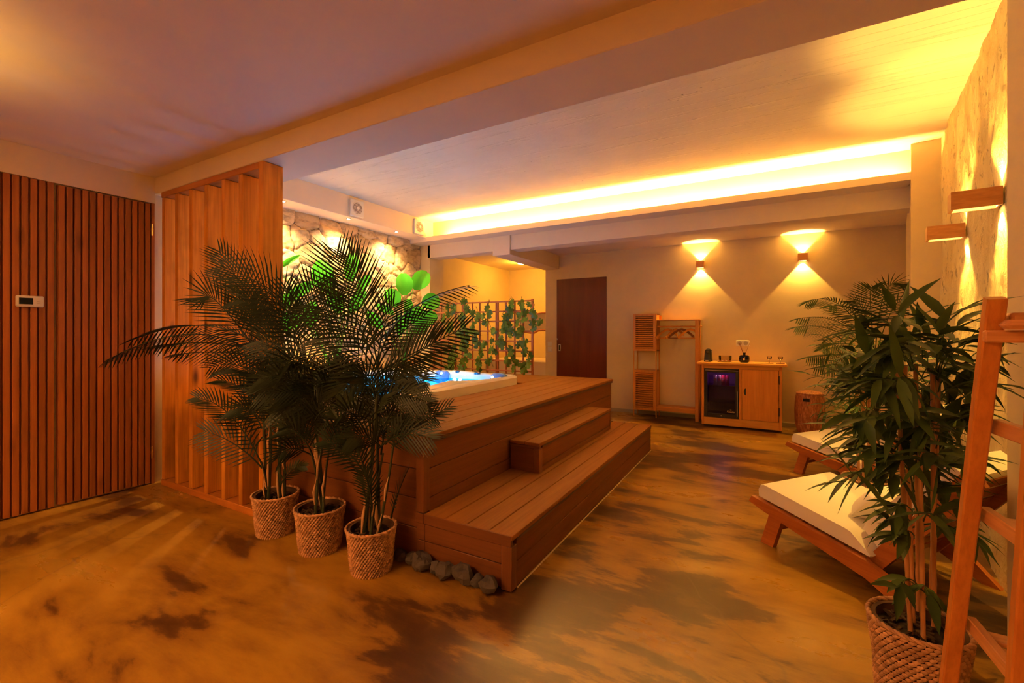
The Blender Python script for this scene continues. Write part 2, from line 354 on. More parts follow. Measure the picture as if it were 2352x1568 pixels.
def light(kind, name, loc, energy, color, parent=None, **k):
    ld = bpy.data.lights.new(name, kind); ld.energy = energy; ld.color = color
    rot = k.pop('rot', None); 
    for a, v in k.items(): setattr(ld, a, v)
    o = bpy.data.objects.new(name, ld); COL.objects.link(o)
    off = Vector((0, 0, 0)); p = parent
    while p is not None: off += p.location; p = p.parent
    o.location = Vector(loc)-off
    if rot: o.rotation_euler = rot
    if parent is not None: o.parent = parent
    return o

# ------------------------------------------------------------------ SETTING
XL, XS = -4.25, -4.42            # left wall plane, stone wall plane
YB = 6.65; ZC = 2.75; ZF = 2.42
struct('floor', MB().box(-5.2, 1.9, -3.2, 8.3, -0.1, 0), M['floor'], 'polished brown and ochre mottled concrete floor')
struct('ceiling', MB().box(XS-0.15, 1.75, 1.99, 5.02, ZC, ZC+0.12), M['concrete'], 'board-marked concrete ceiling over the spa area')
struct('ceiling', MB().box(XL-0.1, 1.2, -3.2, 1.74, ZF, ZF+0.12), M['ceil'], 'smooth plastered ceiling of the front area')
struct('ceiling', MB().box(-4.95, 1.75, 5.26, 8.3, ZF, ZF+0.12), M['ceil'], 'low smooth ceiling beside the far wall')
# left wall
struct('wall_left', MB().box(XL-0.1, XL, -3.2, 2.03, 0, 2.8), M['wall'], 'plastered left wall around the slatted cladding')
struct('wall_spa', MB().box(XS-0.2, XS-0.05, 2.03, 5.1, 0, 2.8).box(XS-0.2, XL, 1.98, 2.03, 0, 2.8), M['wall'], 'masonry behind the stone cladding')
struct('wall_rear', MB().box(XL-0.1, 1.3, -3.3, -3.2, 0, 2.6), M['wall'], 'plastered wall behind the camera')
# front right wall, rough wall, column
TH = math.radians(7.7); WD = Vector((math.sin(TH), math.cos(TH), 0)); WN = Vector((-math.cos(TH), math.sin(TH), 0))
WP = Vector((0.946, 2.879, 0))+WN*0.0
struct('wall_right', MB().box(0.81, 1.3, -3.2, 2.46, 0, 2.8), M['wall'], 'plain plastered wall at the right edge')
def rough_wall():
    me = MB(); nl, nz = 150, 140; L0, L1 = -0.55, 2.06
    for j in range(nz+1):
        z = 2.78*j/nz
        for i in range(nl+1):
            l = L0+(L1-L0)*i/nl; p = WP+WD*l
            n1 = noise.fractal(Vector((l*2.2, z*0.9, 3.1)), 0.9, 2.0, 5)
            n2 = noise.fractal(Vector((l*9, z*5, 7.7)), 0.8, 2.0, 4)
            me.v.append(p+Vector((0, 0, z))+WN*(0.012*n1+0.008*n2-0.006))
    for j in range(nz):
        for i in range(nl): a = j*(nl+1)+i; me.f.append([a, a+nl+1, a+nl+2, a+1])
    q = [WP+WD*L0, WP+WD*L1]; b = -WN*0.2
    me.add([q[0]+b*0.15, q[1]+b*0.15, q[1]+b*0.15+Vector((0, 0, 2.8)), q[0]+b*0.15+Vector((0, 0, 2.8))], [(0, 1, 2, 3)])
    return struct('wall_right_rough', me, M['rough'], 'rough exposed concrete right wall', smooth='all')
rough_wall()
C0 = Vector((1.034, 4.85, 0)); C1 = C0+Vector((math.cos(TH), -math.sin(TH), 0))*0.35
struct('wall_right_back', MB().prism([(C0.x, C0.y), (C1.x, C1.y), (1.9, 6.8), (1.385, 6.70)], ((0, 0, 0), (1, 0, 0), (0, 1, 0)), None, (0, 0, 2.8)), M['wall'], 'plastered column and return wall right of the niche')
# far wall with alcove opening (x > -3.146), door recess
struct('wall_back', MB().box(-3.146, 1.7, YB, YB+0.12, 0, 2.6), M['wall'], 'beige plastered far wall')
struct('baseboard_back', MB().box(-2.06, 1.36, YB-0.008, YB, 0, 0.05), plain('skirting', (0.42, 0.36, 0.28), 0.6), 'low painted skirting along the far wall')
# wall with lintel over the alcove
struct('wall_alcove_left', MB().box(XS-0.2, -4.26, 5.084, 5.40, 0, 2.55), M['wall'], 'narrow wall left of the alcove opening')
struct('trim_1', MB().box(-4.3, 1.12, 5.084, 5.30, 2.27, 2.4735, 0.004), M['beam'], 'plastered beam below the light cove')
struct('trim_2', MB().box(-3.167, -2.906, 5.06, YB+0.01, 2.205, 2.465, 0.004), M['beam'], 'stub beam running back to the far wall')
# alcove room
struct('wall_alcove', MB().box(-4.62, -4.5, 5.4, 7.9, 0, 2.5).box(-4.62, -2.9, 7.8, 7.9, 0, 2.5).box(-3.146, -3.05, YB+0.12, 7.9, 0, 2.5), M['wall'], 'yellow-lit walls of the alcove')
# soffit along stone wall
struct('trim_3', MB().box(XS-0.15, -4.13, 2.03, 5.05, 2.505, ZC+0.05, 0.004), M['beam'], 'plastered soffit above the stone wall')
# cove
struct('trim_4', MB().prism([(4.85, 2.455), (5.083, 2.455), (5.083, 2.474), (4.866, 2.474), (4.866, 2.52), (4.85, 2.52)], ((XS-0.1, 0, 0), (0, 1, 0), (0, 0, 1)), None, (C0.x+0.12-XS, 0, 0)), M['beam'], 'light cove lip below the concrete ceiling')
struct('wall_cove', MB().box(XS-0.1, 1.3, 5.0, 5.1, 2.4745, 2.8), M['wall'], 'back wall of the light cove')
led = MB().box(-3.86, C0.x-0.02, 4.892, 4.904, 2.476, 2.484).obj('led_strip', M['led']); tag(led, 'glowing warm LED strip lying in the ceiling cove', 'light strip')
# big beam
struct('trim_5', MB().box(XL-0.1, 1.3, 1.70, 2.03, 2.292, ZC+0.05, 0.004), M['beam'], 'large plastered ceiling beam')
struct('trim_6', MB().box(XL, XL+0.03, -3.2, 1.70, 2.215, ZF, 0.0), M['beam'], 'plastered bulkhead above the slatted wall')

# ---- slatted wall + slatted door
def slats(y0, y1, x0, z0, z1, pitch=0.0405, wd=0.0305):
    b = MB(); n = int(round((y1-y0)/pitch))
    p = (y1-y0)/n
    for i in range(n): b.box(x0, x0+0.022, y0+p*i+(p-wd)/2, y0+p*i+(p+wd)/2, z0, z1, 0.002)
    return b
struct('wall_left_slats', slats(-1.0, 1.122, XL+0.012, 0.01, 2.212), M['slat'], 'vertical wooden slat cladding on the left wall')
struct('trim_7', MB().box(XL, XL+0.013, -1.0, 1.122, 0.01, 2.212), M['slatback'], 'dark backing behind the slats')
d2 = struct('door_2', slats(1.134, 1.668, XL+0.016, 0.015, 2.205), M['slat'], 'hidden door clad in the same vertical slats')
bk = MB().box(XL, XL+0.017, 1.134, 1.668, 0.015, 2.205).obj('door_panel', M['slatback'], d2)
for z in (2.0, 0.25): 
    MB().tube([(XL+0.045, 1.672, z-0.045), (XL+0.045, 1.672, z+0.045)], 0.007).tube([(XL+0.045, 1.672, z-0.012), (XL+0.045, 1.672, z+0.012)], 0.009).obj('hinge', M['brass'], d2, True)
struct('trim_8', MB().box(XL, XL+0.03, 1.674, 1.697, 0, 2.215, 0.002), M['slat'], 'wooden jamb beside the slatted door')
th = thing('thermostat', 'white wall thermostat with dark display mounted on the slat cladding', 'thermostat', (XL+0.034, 1.0, 1.40))
MB().box(XL+0.034, XL+0.052, 0.935, 1.065, 1.362, 1.436, 0.006).obj('housing', M['white'], th, True)
MB().box(XL+0.052, XL+0.0535, 0.948, 1.012, 1.379, 1.421).obj('display', M['screen'], th)
for k in range(4):
    MB().box(XL+0.052, XL+0.053, 1.032+0.01*(k % 2), 1.037+0.01*(k % 2), 1.385+0.012*(k//2), 1.388+0.012*(k//2)).obj('button', M['grey'], th)

# ---- dark door
d1 = struct('door_1', MB().box(at_y(1279.4, 700, YB).x, at_y(1393.4, 700, YB).x, YB-0.012, YB+0.01, 0.01, 2.037, 0.002), M['door'], 'plain dark red-brown sliding door')
hx = at_y(1286, 800, YB).x
MB().box(hx-0.022, hx+0.022, YB-0.017, YB-0.012, 0.89, 1.00, 0.01).obj('pull_plate', M['metal'], d1, True)
MB().box(hx-0.013, hx+0.013, YB-0.019, YB-0.0165, 0.905, 0.985, 0.005).obj('pull_recess', M['black'], d1, True)
MB().tube([(hx-0.045, YB-0.02, 1.095), (hx-0.03, YB-0.03, 1.07)], 0.006).obj('latch', M['metal'], d1, True)
sx = at_y(1263, 800, YB).x
sw = thing('light_switch', 'pair of stacked white switches on the pier beside the dark door', 'switch', (sx, YB, 0.98))
for k, zz in enumerate((0.915, 1.0)):
    p = MB().box(sx-0.037, sx+0.037, YB-0.009, YB, zz-0.038, zz+0.038, 0.004).obj('switch_plate', M['white'], sw, True)
    MB().box(sx-0.024, sx+0.024, YB-0.013, YB-0.009, zz-0.025, zz+0.025, 0.002).obj('rocker', M['white'], p, True)

# ---- stone cladding
def stone_wall():
    rnd = random.Random(11); y0, y1, z0, z1 = 2.03, 5.09, 0.62, 2.515
    sd = []
    cy, cz = 0.27, 0.205
    for j in range(-1, 12):
        for i in range(-1, 14):
            sd.append((y0+(i+0.5*(j % 2)+rnd.uniform(-.36, .36))*cy, z0+(j+rnd.uniform(-.36, .36))*cz, rnd.random()))
    sd = [s for k, s in enumerate(sd) if rnd.random() > 0.13]
    S = np.array(sd); ny, nz = 206, 128
    mb = MB(); ed = []; ti = []
    for j in range(nz+1):
        z = z0+(z1-z0)*j/nz
        for i in range(ny+1):
            y = y0+(y1-y0)*i/ny
            wy = y+0.035*noise.noise(Vector((y*5, z*5, 1.0)))+0.012*noise.noise(Vector((y*17, z*17, 4.0)))
            wz = z+0.035*noise.noise(Vector((y*5, z*5, 9.0)))+0.012*noise.noise(Vector((y*17, z*17, 14.0)))
            d = np.hypot(S[:, 0]-wy, (S[:, 1]-wz)*1.25); o = np.argsort(d)[:2]
            e = float(d[o[1]]-d[o[0]]); k = min(1.0, e/0.028); k = k*k*(3-2*k)
            t = float(S[o[0], 2])
            h = -0.046+0.03*k+0.012*t*k+0.016*noise.fractal(Vector((y*8, z*12, t*30)), 0.8, 2, 5)*k
            h += 0.010*((wy-S[o[0], 0])*math.cos(t*40)+(wz-S[o[0], 1])*math.sin(t*40))*6*k
            mb.v.append(Vector((XS+h, y, z))); ed.append(min(1, e/0.10)); ti.append(t)
    for j in range(nz):
        for i in range(ny): a = j*(ny+1)+i; mb.f.append([a, a+1, a+ny+2, a+ny+1])
    o = struct('wall_spa_stone', mb, M['stone'], 'irregular beige stone cladding behind the hot tub', smooth='all')
    for nm, arr in (('edge', ed), ('tint', ti)):
        at_ = o.data.attributes.new(nm, 'FLOAT', 'POINT'); at_.data.foreach_set('value', arr)
stone_wall()

# ---- platform and steps
def boards_y(mb, x0, x1, y0, y1, z1, n, th=0.022, gap=0.005):
    p = (x1-x0)/n
    for i in range(n): mb.box(x0+p*i+gap/2, x0+p*(i+1)-gap/2, y0, y1, z1-th, z1, 0.002)
PX = -1.545
pf = thing('spa_platform', 'high brown composite decking platform around the hot tub', 'platform', (-2.9, 3.4, 0))
b = MB(); boards_y(b, -2.235, PX+0.02, 1.785, 5.03, 0.66, 5)
b.box(-2.77, -2.238, 1.785, 2.155, 0.638, 0.66, 0.002); b.box(-4.2, -2.775, 1.845, 2.03, 0.638, 0.66, 0.002); b.box(XS+0.02, -2.775, 2.035, 2.155, 0.638, 0.66, 0.002); b.box(XS+0.02, -2.238, 4.175, 5.03, 0.638, 0.66, 0.002); b.box(XS+0.02, -4.06, 2.158, 4.172, 0.638, 0.66, 0.002)
b.obj('deck_top', M['deck_y'], pf, True)
b = MB()
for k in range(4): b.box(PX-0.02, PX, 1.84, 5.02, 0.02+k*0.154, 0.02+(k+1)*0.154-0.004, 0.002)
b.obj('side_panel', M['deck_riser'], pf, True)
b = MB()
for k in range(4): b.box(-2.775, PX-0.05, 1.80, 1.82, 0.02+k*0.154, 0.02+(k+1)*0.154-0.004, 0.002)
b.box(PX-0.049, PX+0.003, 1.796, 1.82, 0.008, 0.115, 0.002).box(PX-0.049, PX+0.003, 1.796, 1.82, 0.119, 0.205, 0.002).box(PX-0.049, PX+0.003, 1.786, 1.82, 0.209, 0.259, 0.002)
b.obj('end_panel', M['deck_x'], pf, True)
MB().box(PX-0.05, PX+0.004, 1.79, 1.84, 0.262, 0.60, 0.003).obj('corner_post', M['deck_z'], pf, True)
MB().box(-2.775, PX+0.006, 1.783, 1.80, 0.60, 0.638, 0.002).box(PX-0.052, PX+0.008, 1.781, 1.842, 0.598, 0.6385, 0.002).obj('edge_trim', M['deck_x'], pf, True)
MB().box(PX-0.02, PX+0.01, 1.85, 5.03, 0.615, 0.637).obj('nosing', plain('dark_nosing', (0.10, 0.045, 0.025), 0.5), pf)
MB().box(-2.2, PX-0.02, 5.0, 5.02, 0.02, 0.637).obj('back_panel', M['deck_x'], pf)
SX = -1.02
st = thing('wide_step', 'long low composite decking step running along the platform', 'step', (-1.28, 3.2, 0))
b = MB(); boards_y(b, PX+0.006, SX+0.008, 1.79, 4.64, 0.26, 4); b.obj('tread', M['deck_y'], st, True)
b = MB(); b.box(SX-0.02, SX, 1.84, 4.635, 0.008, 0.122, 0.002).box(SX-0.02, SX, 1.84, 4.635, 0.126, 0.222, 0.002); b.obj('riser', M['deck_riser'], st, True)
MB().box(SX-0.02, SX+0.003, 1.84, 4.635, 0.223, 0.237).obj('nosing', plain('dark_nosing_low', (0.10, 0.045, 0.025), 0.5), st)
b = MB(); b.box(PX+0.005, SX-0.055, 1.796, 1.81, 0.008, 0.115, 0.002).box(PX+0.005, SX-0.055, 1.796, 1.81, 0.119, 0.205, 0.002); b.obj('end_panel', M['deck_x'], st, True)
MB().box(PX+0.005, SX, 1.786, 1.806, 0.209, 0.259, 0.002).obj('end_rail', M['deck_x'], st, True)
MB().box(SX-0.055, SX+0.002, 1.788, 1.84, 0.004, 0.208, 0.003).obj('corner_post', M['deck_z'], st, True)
MB().box(SX, SX+0.005, 1.84, 4.635, 0.0, 0.006).obj('floor_bead', plain('pale_sealant', (0.75, 0.6, 0.35), 0.5), st)
s2 = thing('upper_step', 'short composite decking step standing on the long low step', 'step', (-1.43, 3.45, 0.26))
b = MB(); boards_y(b, PX+0.012, -1.305, 2.67, 4.235, 0.46, 2); b.obj('tread', M['deck_y'], s2, True)
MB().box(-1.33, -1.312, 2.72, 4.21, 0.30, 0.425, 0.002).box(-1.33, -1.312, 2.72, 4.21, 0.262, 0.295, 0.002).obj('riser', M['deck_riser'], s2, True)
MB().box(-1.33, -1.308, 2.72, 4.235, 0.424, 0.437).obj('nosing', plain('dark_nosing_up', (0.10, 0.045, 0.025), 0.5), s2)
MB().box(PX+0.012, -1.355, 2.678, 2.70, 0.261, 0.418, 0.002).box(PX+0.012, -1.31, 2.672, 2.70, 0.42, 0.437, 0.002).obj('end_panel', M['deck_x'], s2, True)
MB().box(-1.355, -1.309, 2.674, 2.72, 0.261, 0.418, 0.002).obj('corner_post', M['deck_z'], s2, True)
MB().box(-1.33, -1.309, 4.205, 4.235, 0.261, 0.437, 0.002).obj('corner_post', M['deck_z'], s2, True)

# ---- pine partition
pt = thing('slatted_partition', 'knotty pine partition of upright planks under the big beam', 'partition', (-3.4, 1.77, 0))
fr = [(370, 377.6), (401, 408), (434, 441), (469, 476), (506, 516), (547, 556), (590, 603)]
x_l = at_y(370, 700, 1.70).x; x_r = at_y(603, 700, 1.70).x
for (a, c) in fr:
    xa, xb = at_y(a, 700, 1.70).x, at_y(c, 700, 1.70).x
    last = a == 590
    MB().box(xb-0.045, xb, 1.702 if not last else 1.70, 1.84, 0.0 if last else 0.05, 2.29 if last else 2.245, 0.003).obj('plank', M['pine'], pt, True)
MB().box(x_l, x_r-0.047, 1.70, 1.84, 0.0, 0.048, 0.003).obj('bottom_rail', wood('pine_rail', (0.5, 0.17, 0.03), (0.62, 0.24, 0.045), 'x', 0.6, 0.45), pt, True)
MB().box(x_l, x_r-0.047, 1.70, 1.84, 2.247, 2.29, 0.003).obj('top_rail', bpy.data.materials['pine_rail'], pt, True)

# ---- hot tub
TX0, TX1, TY0, TY1, TZ = -4.05, -2.24, 2.16, 4.17, 0.75
tb = thing('hot_tub', 'cream acrylic hot tub glowing blue inside the platform', 'hot tub', ((TX0+TX1)/2, (TY0+TY1)/2, 0.66))
def tub_shell():
    mb = MB(); n = 110; cx, cy = (TX0+TX1)/2, (TY0+TY1)/2; hx, hy = (TX1-TX0)/2, (TY1-TY0)/2
    for j in range(n+1):
        for i in range(n+1):
            a, c = i/n*2-1, j/n*2-1
            x, y = cx+a*hx, cy+c*hy
            # rounded-rectangle signed distance to outer edge
            rr = 0.16; qx, qy = abs(a*hx)-(hx-rr), abs(c*hy)-(hy-rr)
            sd = math.hypot(max(qx, 0), max(qy, 0))+min(max(qx, qy), 0)-rr
            ang = math.atan2(c*hy, a*hx)
            rimw = 0.155+0.045*math.sin(ang*4+0.6)+0.02*math.sin(ang*7)
            dd = -sd
            if dd < 0: # pull outside corner points back onto the rounded edge
                qx_, qy_ = max(qx, 0), max(qy, 0); L = math.hypot(qx_, qy_); k = rr/L
                x = cx+math.copysign((hx-rr)+qx_*k, a); y = cy+math.copysign((hy-rr)+qy_*k, c); dd = 0
            if dd < 0.03: z = TZ-0.022+0.022*math.sin(min(1, dd/0.03)*PI/2)
            else: z = TZ+0.012*math.sin(ang*4+2.0)*min(1, (dd-0.03)/0.05)
            if 0.045 < dd < rimw: z -= 0.014*math.sin((dd-0.045)/(rimw-0.045)*PI)
            if dd > rimw:
                t = min(1, (dd-rimw)/0.16); t = t*t*(3-2*t); z += (0.36-TZ)*t
                seat = 0.5+0.5*math.cos(ang*4+1.2)
                t2 = min(1, max(0, (dd-rimw-0.16)/0.28)); z -= 0.05*t2
                z += 0.10*seat*math.exp(-((dd-rimw-0.10)/0.07)**2)
                if dd > 0.62: z -= 0.20*min(1, (dd-0.62)/0.06)
            mb.v.append(Vector((x, y, z)))
    for j in range(n):
        for i in range(n): a = j*(n+1)+i; mb.f.append([a, a+1, a+n+2, a+n+1])
    return mb
sh = tub_shell().obj('shell', M['tub'], tb, 'all')
b = MB(); R = []
for k in range(48):
    an = 2*PI*k/48; ca, sa = math.cos(an), math.sin(an); hx, hy, rr = (TX1-TX0)/2, (TY1-TY0)/2, 0.16
    sx_, sy_ = (hx-rr)*(1 if ca > 0 else -1), (hy-rr)*(1 if sa > 0 else -1)
    R.append(((TX0+TX1)/2+sx_+rr*ca, (TY0+TY1)/2+sy_+rr*sa))
b.add([(x, y, 0.655) for x, y in R]+[(x, y, TZ-0.021) for x, y in R], [(i, (i+1) % 48, 48+(i+1) % 48, 48+i) for i in range(48)])
b.obj('skirt', M['tub'], tb, True)
g = MB(); g.box(TX0+0.12, TX1-0.12, TY0+0.12, TY1-0.12, 0.622, 0.6225)
wmb = MB(); n = 60
for j in range(n+1):
    for i in range(n+1):
        x = TX0+0.13+(TX1-TX0-0.26)*i/n; y = TY0+0.13+(TY1-TY0-0.26)*j/n
        wmb.v.append(Vector((x, y, 0.690+0.006*noise.fractal(Vector((x*6, y*6, 2)), 1, 2, 3))))
for j in range(n):
    for i in range(n): a = j*(n+1)+i; wmb.f.append([a, a+1, a+n+2, a+n+1])
wmb.obj('water', M['water'], tb, 'all')
def headrest(c, wx, wy, tilt, hz=0.075):
    b = MB(); o = []
    for i in range(13):
        for j in range(17):
            ph, th_ = PI*i/12-PI/2, 2*PI*j/16
            def se(w_, p): return math.copysign(abs(w_)**p, w_)
            X = se(math.cos(ph), 0.5)*se(math.cos(th_), 0.5); Y = se(math.cos(ph), 0.5)*se(math.sin(th_), 0.5); Z = se(math.sin(ph), 0.5)
            p = Vector((X*wx, Y*0.035, Z*hz)); p.rotate(Matrix.Rotation(tilt[0], 3, 'X')); p.rotate(Matrix.Rotation(tilt[1], 3, 'Z')); b.v.append(Vector(c)+p)
    for i in range(12):
        for j in range(16): a = i*17+j; b.f.append([a, a+1, a+18, a+17])
    return b
for (u, v, wx) in ((1015, 861, 0.085), (1146, 864, 0.095)):
    p = at_y(u, v, TY1-0.23); headrest((p.x, TY1-0.23, 0.70), wx, 0.04, (-0.35, 0)).obj('headrest', M['headrest'], tb, 'all')
p = at(945, 904, 3.85); headrest((TX1-0.2, 2.75, 0.742), 0.12, 0.04, (1.2, PI/2)).obj('headrest', M['headrest'], tb, 'all')
headrest((TX1-1.45, TY0+0.2, 0.72), 0.12, 0.04, (0.9, PI)).obj('headrest', M['headrest'], tb, 'all')
for (u, v) in ((1014, 857), (1131, 866), (966, 873), (922, 878), (924, 888), (1057, 875), (1044, 877), (1068, 859)):
    r = ray(u, v); y = TY1-0.25 if v < 868 else TY1-0.42
    q = Vector((0, 0, H))+r*(y/r.y)
    MB().sphere((q.x, q.y, max(q.z, 0.702)), 0.014 if v < 868 else 0.019, 6).obj('jet_light', M['jet'], tb, True)
for (u, v) in ((1053, 853), (1096, 857)):
    q = at_z(u, v, TZ+0.01); MB().lathe([(0.035, 0), (0.035, 0.018), (0.026, 0.026), (0.0, 0.027)], (q.x, min(q.y, TY1-0.08), TZ), 16).obj('control_knob', M['knob'], tb, True)
for (x, y, e) in ((-3.2, 3.6, 4.2), (-2.75, 3.5, 4), (-2.8, 3.0, 3), (-3.5, 3.1, 2.5), (-2.75, 2.6, 2.5), (-3.5, 2.6, 2.2)):
    light('POINT', 'spa_lamp', (x, y, 0.56), e, (0.0, 0.42, 1.0), tb, shadow_soft_size=0.06)

for (x, y) in ((-3.25, 3.82), (-2.95, 3.80), (-2.62, 3.82), (-2.62, 3.3), (-3.6, 3.8)):
    light('POINT', 'jet_glow', (x, y, 0.725), 0.75, (0.0, 0.50, 1.0), tb, shadow_soft_size=0.02)
# ---- pebble bed & pebbles along stone wall
for k in range(26):
    y = 2.3+k*0.1+random.uniform(-.03, .03); r = random.uniform(.03, .055)
    b = MB(); b.sphere((0, 0, 0), r, 6, (1, 1.2, 0.75)); b.v = [Vector((-4.22+random.uniform(0, 0), 0, 0))*0+v*(1+0.18*noise.noise(v*25+Vector((k, 0, 0)))) for v in b.v]
    o = b.obj('pebble', M['pebble'], None, True); o.location = (-4.15+random.uniform(-.07, .04), y, 0.662+r*0.62)
    tag(o, 'pale rounded pebble in the bed between the hot tub and the stone wall', 'pebble', 'pale pebbles behind the hot tub')

# ---- trellis
YT = 5.0
us = [997, 1013.5, 1030, 1047, 1064, 1085, 1102, 1120.6, 1142, 1162.7, 1182.4, 1202, 1223]
xs = [at_y(u, 760, YT).x for u in us]; z_top, z_bot = 1.60, 0.665
tr = thing('trellis', 'reddish wooden square-grid trellis standing at the back of the platform', 'trellis', ((xs[0]+xs[-1])/2, YT, 0.66))
def upright(x, w_=0.016, nm='upright', top=z_top):
    MB().box(x-w_/2, x+w_/2, YT-0.01, YT+0.01, 0.661, top, 0.002).obj(nm, M['trellis'], tr, True)
for i, x in enumerate(xs):
    if i in (4, 8): upright(x-0.012, 0.02, 'frame_post'); upright(x+0.012, 0.02, 'frame_post')
    elif i in (0, 12): upright(x, 0.028, 'frame_post', z_top+0.01)
    else: upright(x)
zs = [0.70+(z_top-0.70-0.012)*k/7 for k in range(8)]
for z in zs:
    MB().box(xs[0]-0.02, xs[-1]+0.02, YT-0.026, YT-0.011, z-0.009, z+0.009, 0.002).obj('crosspiece', M['trellis'], tr, True)

# monstera vines
def monstera_leaf(mb, c, size, nrm, ang):
    n = Vector(nrm).normalized(); a = n.cross(Vector((0, 0, 1))).normalized(); b_ = a.cross(n)*-1 if a.cross(n).z < 0 else a.cross(n)
    ca, sa = math.cos(ang), math.sin(ang); X = a*ca+b_*sa; Y = b_*ca-a*sa
    out = [(0, 0.18)]
    K = 15
    pts = []
    for i in range(K+1):
        t = -PI*0.93+2*PI*0.93*i/K
        r = 1.0-0.12*math.cos(t*1.0)
        if i % 3 == 1 and 0.5 < abs(t) < 2.4: r *= 0.52
        elif i % 3 == 2 and 0.5 < abs(t) < 2.4: r *= 0.92
        pts.append((math.sin(t)*r*0.85, -math.cos(t)*r))
    o = len(mb.v); c = Vector(c)
    mb.v.append(c+Y*size*0.55)
    for (x, y) in pts: mb.v.append(c+X*x*size+Y*(y+0.0)*size*1.05+n*(-0.35*(x*x)*size))
    for i in range(K): mb.f.append([o, o+1+i, o+2+i])
vines = [ # (u top, v top, u bottom, v bottom, nleaf, name)
 (1032, 700, 1032, 760, 11, 'leftmost hanging vine on the upper left of the trellis'),
 (1064, 690, 1070, 850, 26, 'dense vine cascading down left of the trellis middle'),
 (1092, 712, 1105, 860, 24, 'vine hanging down just left of the double post, reaching the bottom'),
 (1122, 697, 1136, 845, 15, 'thin vine hanging in front of the double post'),
 (1040, 800, 1032, 850, 13, 'low leafy vine at the bottom left of the trellis'),
 (1174, 690, 1168, 760, 13, 'vine hanging from the top rail right of the double post'),
 (1156, 720, 1176, 850, 18, 'winding vine in the middle of the right trellis panel'),
 (1196, 690, 1205, 850, 22, 'rightmost long vine near the right post'),
 (1222, 700, 1232, 760, 6, 'few vine leaves sticking out past the right post')]
for k, (u0, v0, u1, v1, nl, lab) in enumerate(vines):
    p0, p1 = at_y(u0, v0, YT-0.05), at_y(u1, v1, YT-0.05)
    vt = thing('monstera_vine', lab, 'vine', p0, 'artificial vines on the trellis')
    path = []
    for i in range(13):
        t = i/12; p = p0.lerp(p1, t); p.x += 0.035*math.sin(t*9+k); p.z += 0.01*math.sin(t*20); path.append(p)
    MB().tube([p0+Vector((0.0, 0.03, 0.02)), p0+Vector((0.01, 0.0, 0.05))]+path, 0.003, 5).obj('stem', M['twig'], vt, True)
    mb = MB()
    for i in range(nl):
        t = (i+random.random())/nl; q = p0.lerp(p1, t); q.x += 0.035*math.sin(t*9+k)+random.uniform(-.065, .065); q.y -= random.uniform(0.0, .05); q.z += random.uniform(-.02, .02)
        monstera_leaf(mb, q, random.uniform(.042, .062), (random.uniform(-.5, .7), -1, random.uniform(-.4, .6)), random.uniform(-1.0, 1.0)+(PI if random.random() < .1 else 0))
    mb.obj('foliage', M['monstera'], vt)

# ---- alcove content: wavy wooden board edges + white bench
def wave(pts, r):
    return MB().tube(pts, r, 8)
ys = 7.0
wb = thing('wavy_panel', 'beige wall panel with wavy dark wooden edges in the alcove', 'wall panel', (-3.25, ys, 1.3))
top = [at_y(u, v, ys) for u, v in ((1185, 716), (1200, 719), (1215, 719), (1235, 720), (1245, 718), (1253, 718), (1268, 720))]
bot = [at_y(u, v, ys) for u, v in ((1185, 741), (1197, 748), (1205, 762), (1226, 765), (1236, 759), (1245, 758), (1268, 758))]
mb = MB(); n = len(top); mb.add(top+bot, [(i, n+i, n+i+1, i+1) for i in range(n-1)]); mb.add([p+Vector((0, .02, 0)) for p in top+bot], [(i, i+1, n+i+1, n+i) for i in range(n-1)])
mb.obj('panel', plaster('panel_fabric', (0.62, 0.50, 0.36), 0.05), wb)
wave(top, 0.014).obj('wooden_edge', M['trellis'], wb, True); wave(bot, 0.018).obj('wooden_edge', M['trellis'], wb, True)
MB().box(-4.49, -3.15, 6.95, 7.79, 0.0, 0.70, 0.02).obj('alcove_bench', M['beam']); tag(bpy.data.objects['alcove_bench'], 'pale plastered bench in the yellow alcove', 'bench')

# ---- fans in soffit
for k, (u, v, lab) in enumerate(((817, 474, 'square white extractor fan on the soffit, the nearer of two'), (960, 519, 'square white extractor fan on the soffit next to the light cove'))):
    c = at_x(u, v, -4.13); c.z = 2.62
    f = thing('extractor_fan', lab, 'fan', c, 'extractor fans on the soffit')
    MB().box(-4.131, -4.10, c.y-0.098, c.y+0.098, c.z-0.098, c.z+0.098, 0.008).obj('housing', M['white'], f, True)
    g = MB()
    for i in range(40):
        a = 2*PI*i/40; a2 = 2*PI*(i+1)/40
    ring = [(-4.098, c.y+0.07*math.cos(2*PI*i/32), c.z+0.07*math.sin(2*PI*i/32)) for i in range(33)]
    g.tube(ring, 0.004, 6)
    for i in range(9):
        zz = -0.056+i*0.014; hw = math.sqrt(max(0, 0.07**2-zz*zz)); g.box(-4.10, -4.094, c.y-hw, c.y+hw, c.z+zz-0.0022, c.z+zz+0.0022)
    g.obj('grille', M['white'], f, True)
    MB().add([(-4.0985, c.y+0.068*math.cos(2*PI*i/32), c.z+0.068*math.sin(2*PI*i/32)) for i in range(32)], [tuple(range(32))]).obj('fan_opening', plain('fan_dark', (0.18, 0.12, 0.09), 0.7), f)
    gb = MB().tube([(-4.096, c.y, c.z), (-4.088, c.y, c.z)], 0.02, 12).obj('hub', M['white'], f, True)

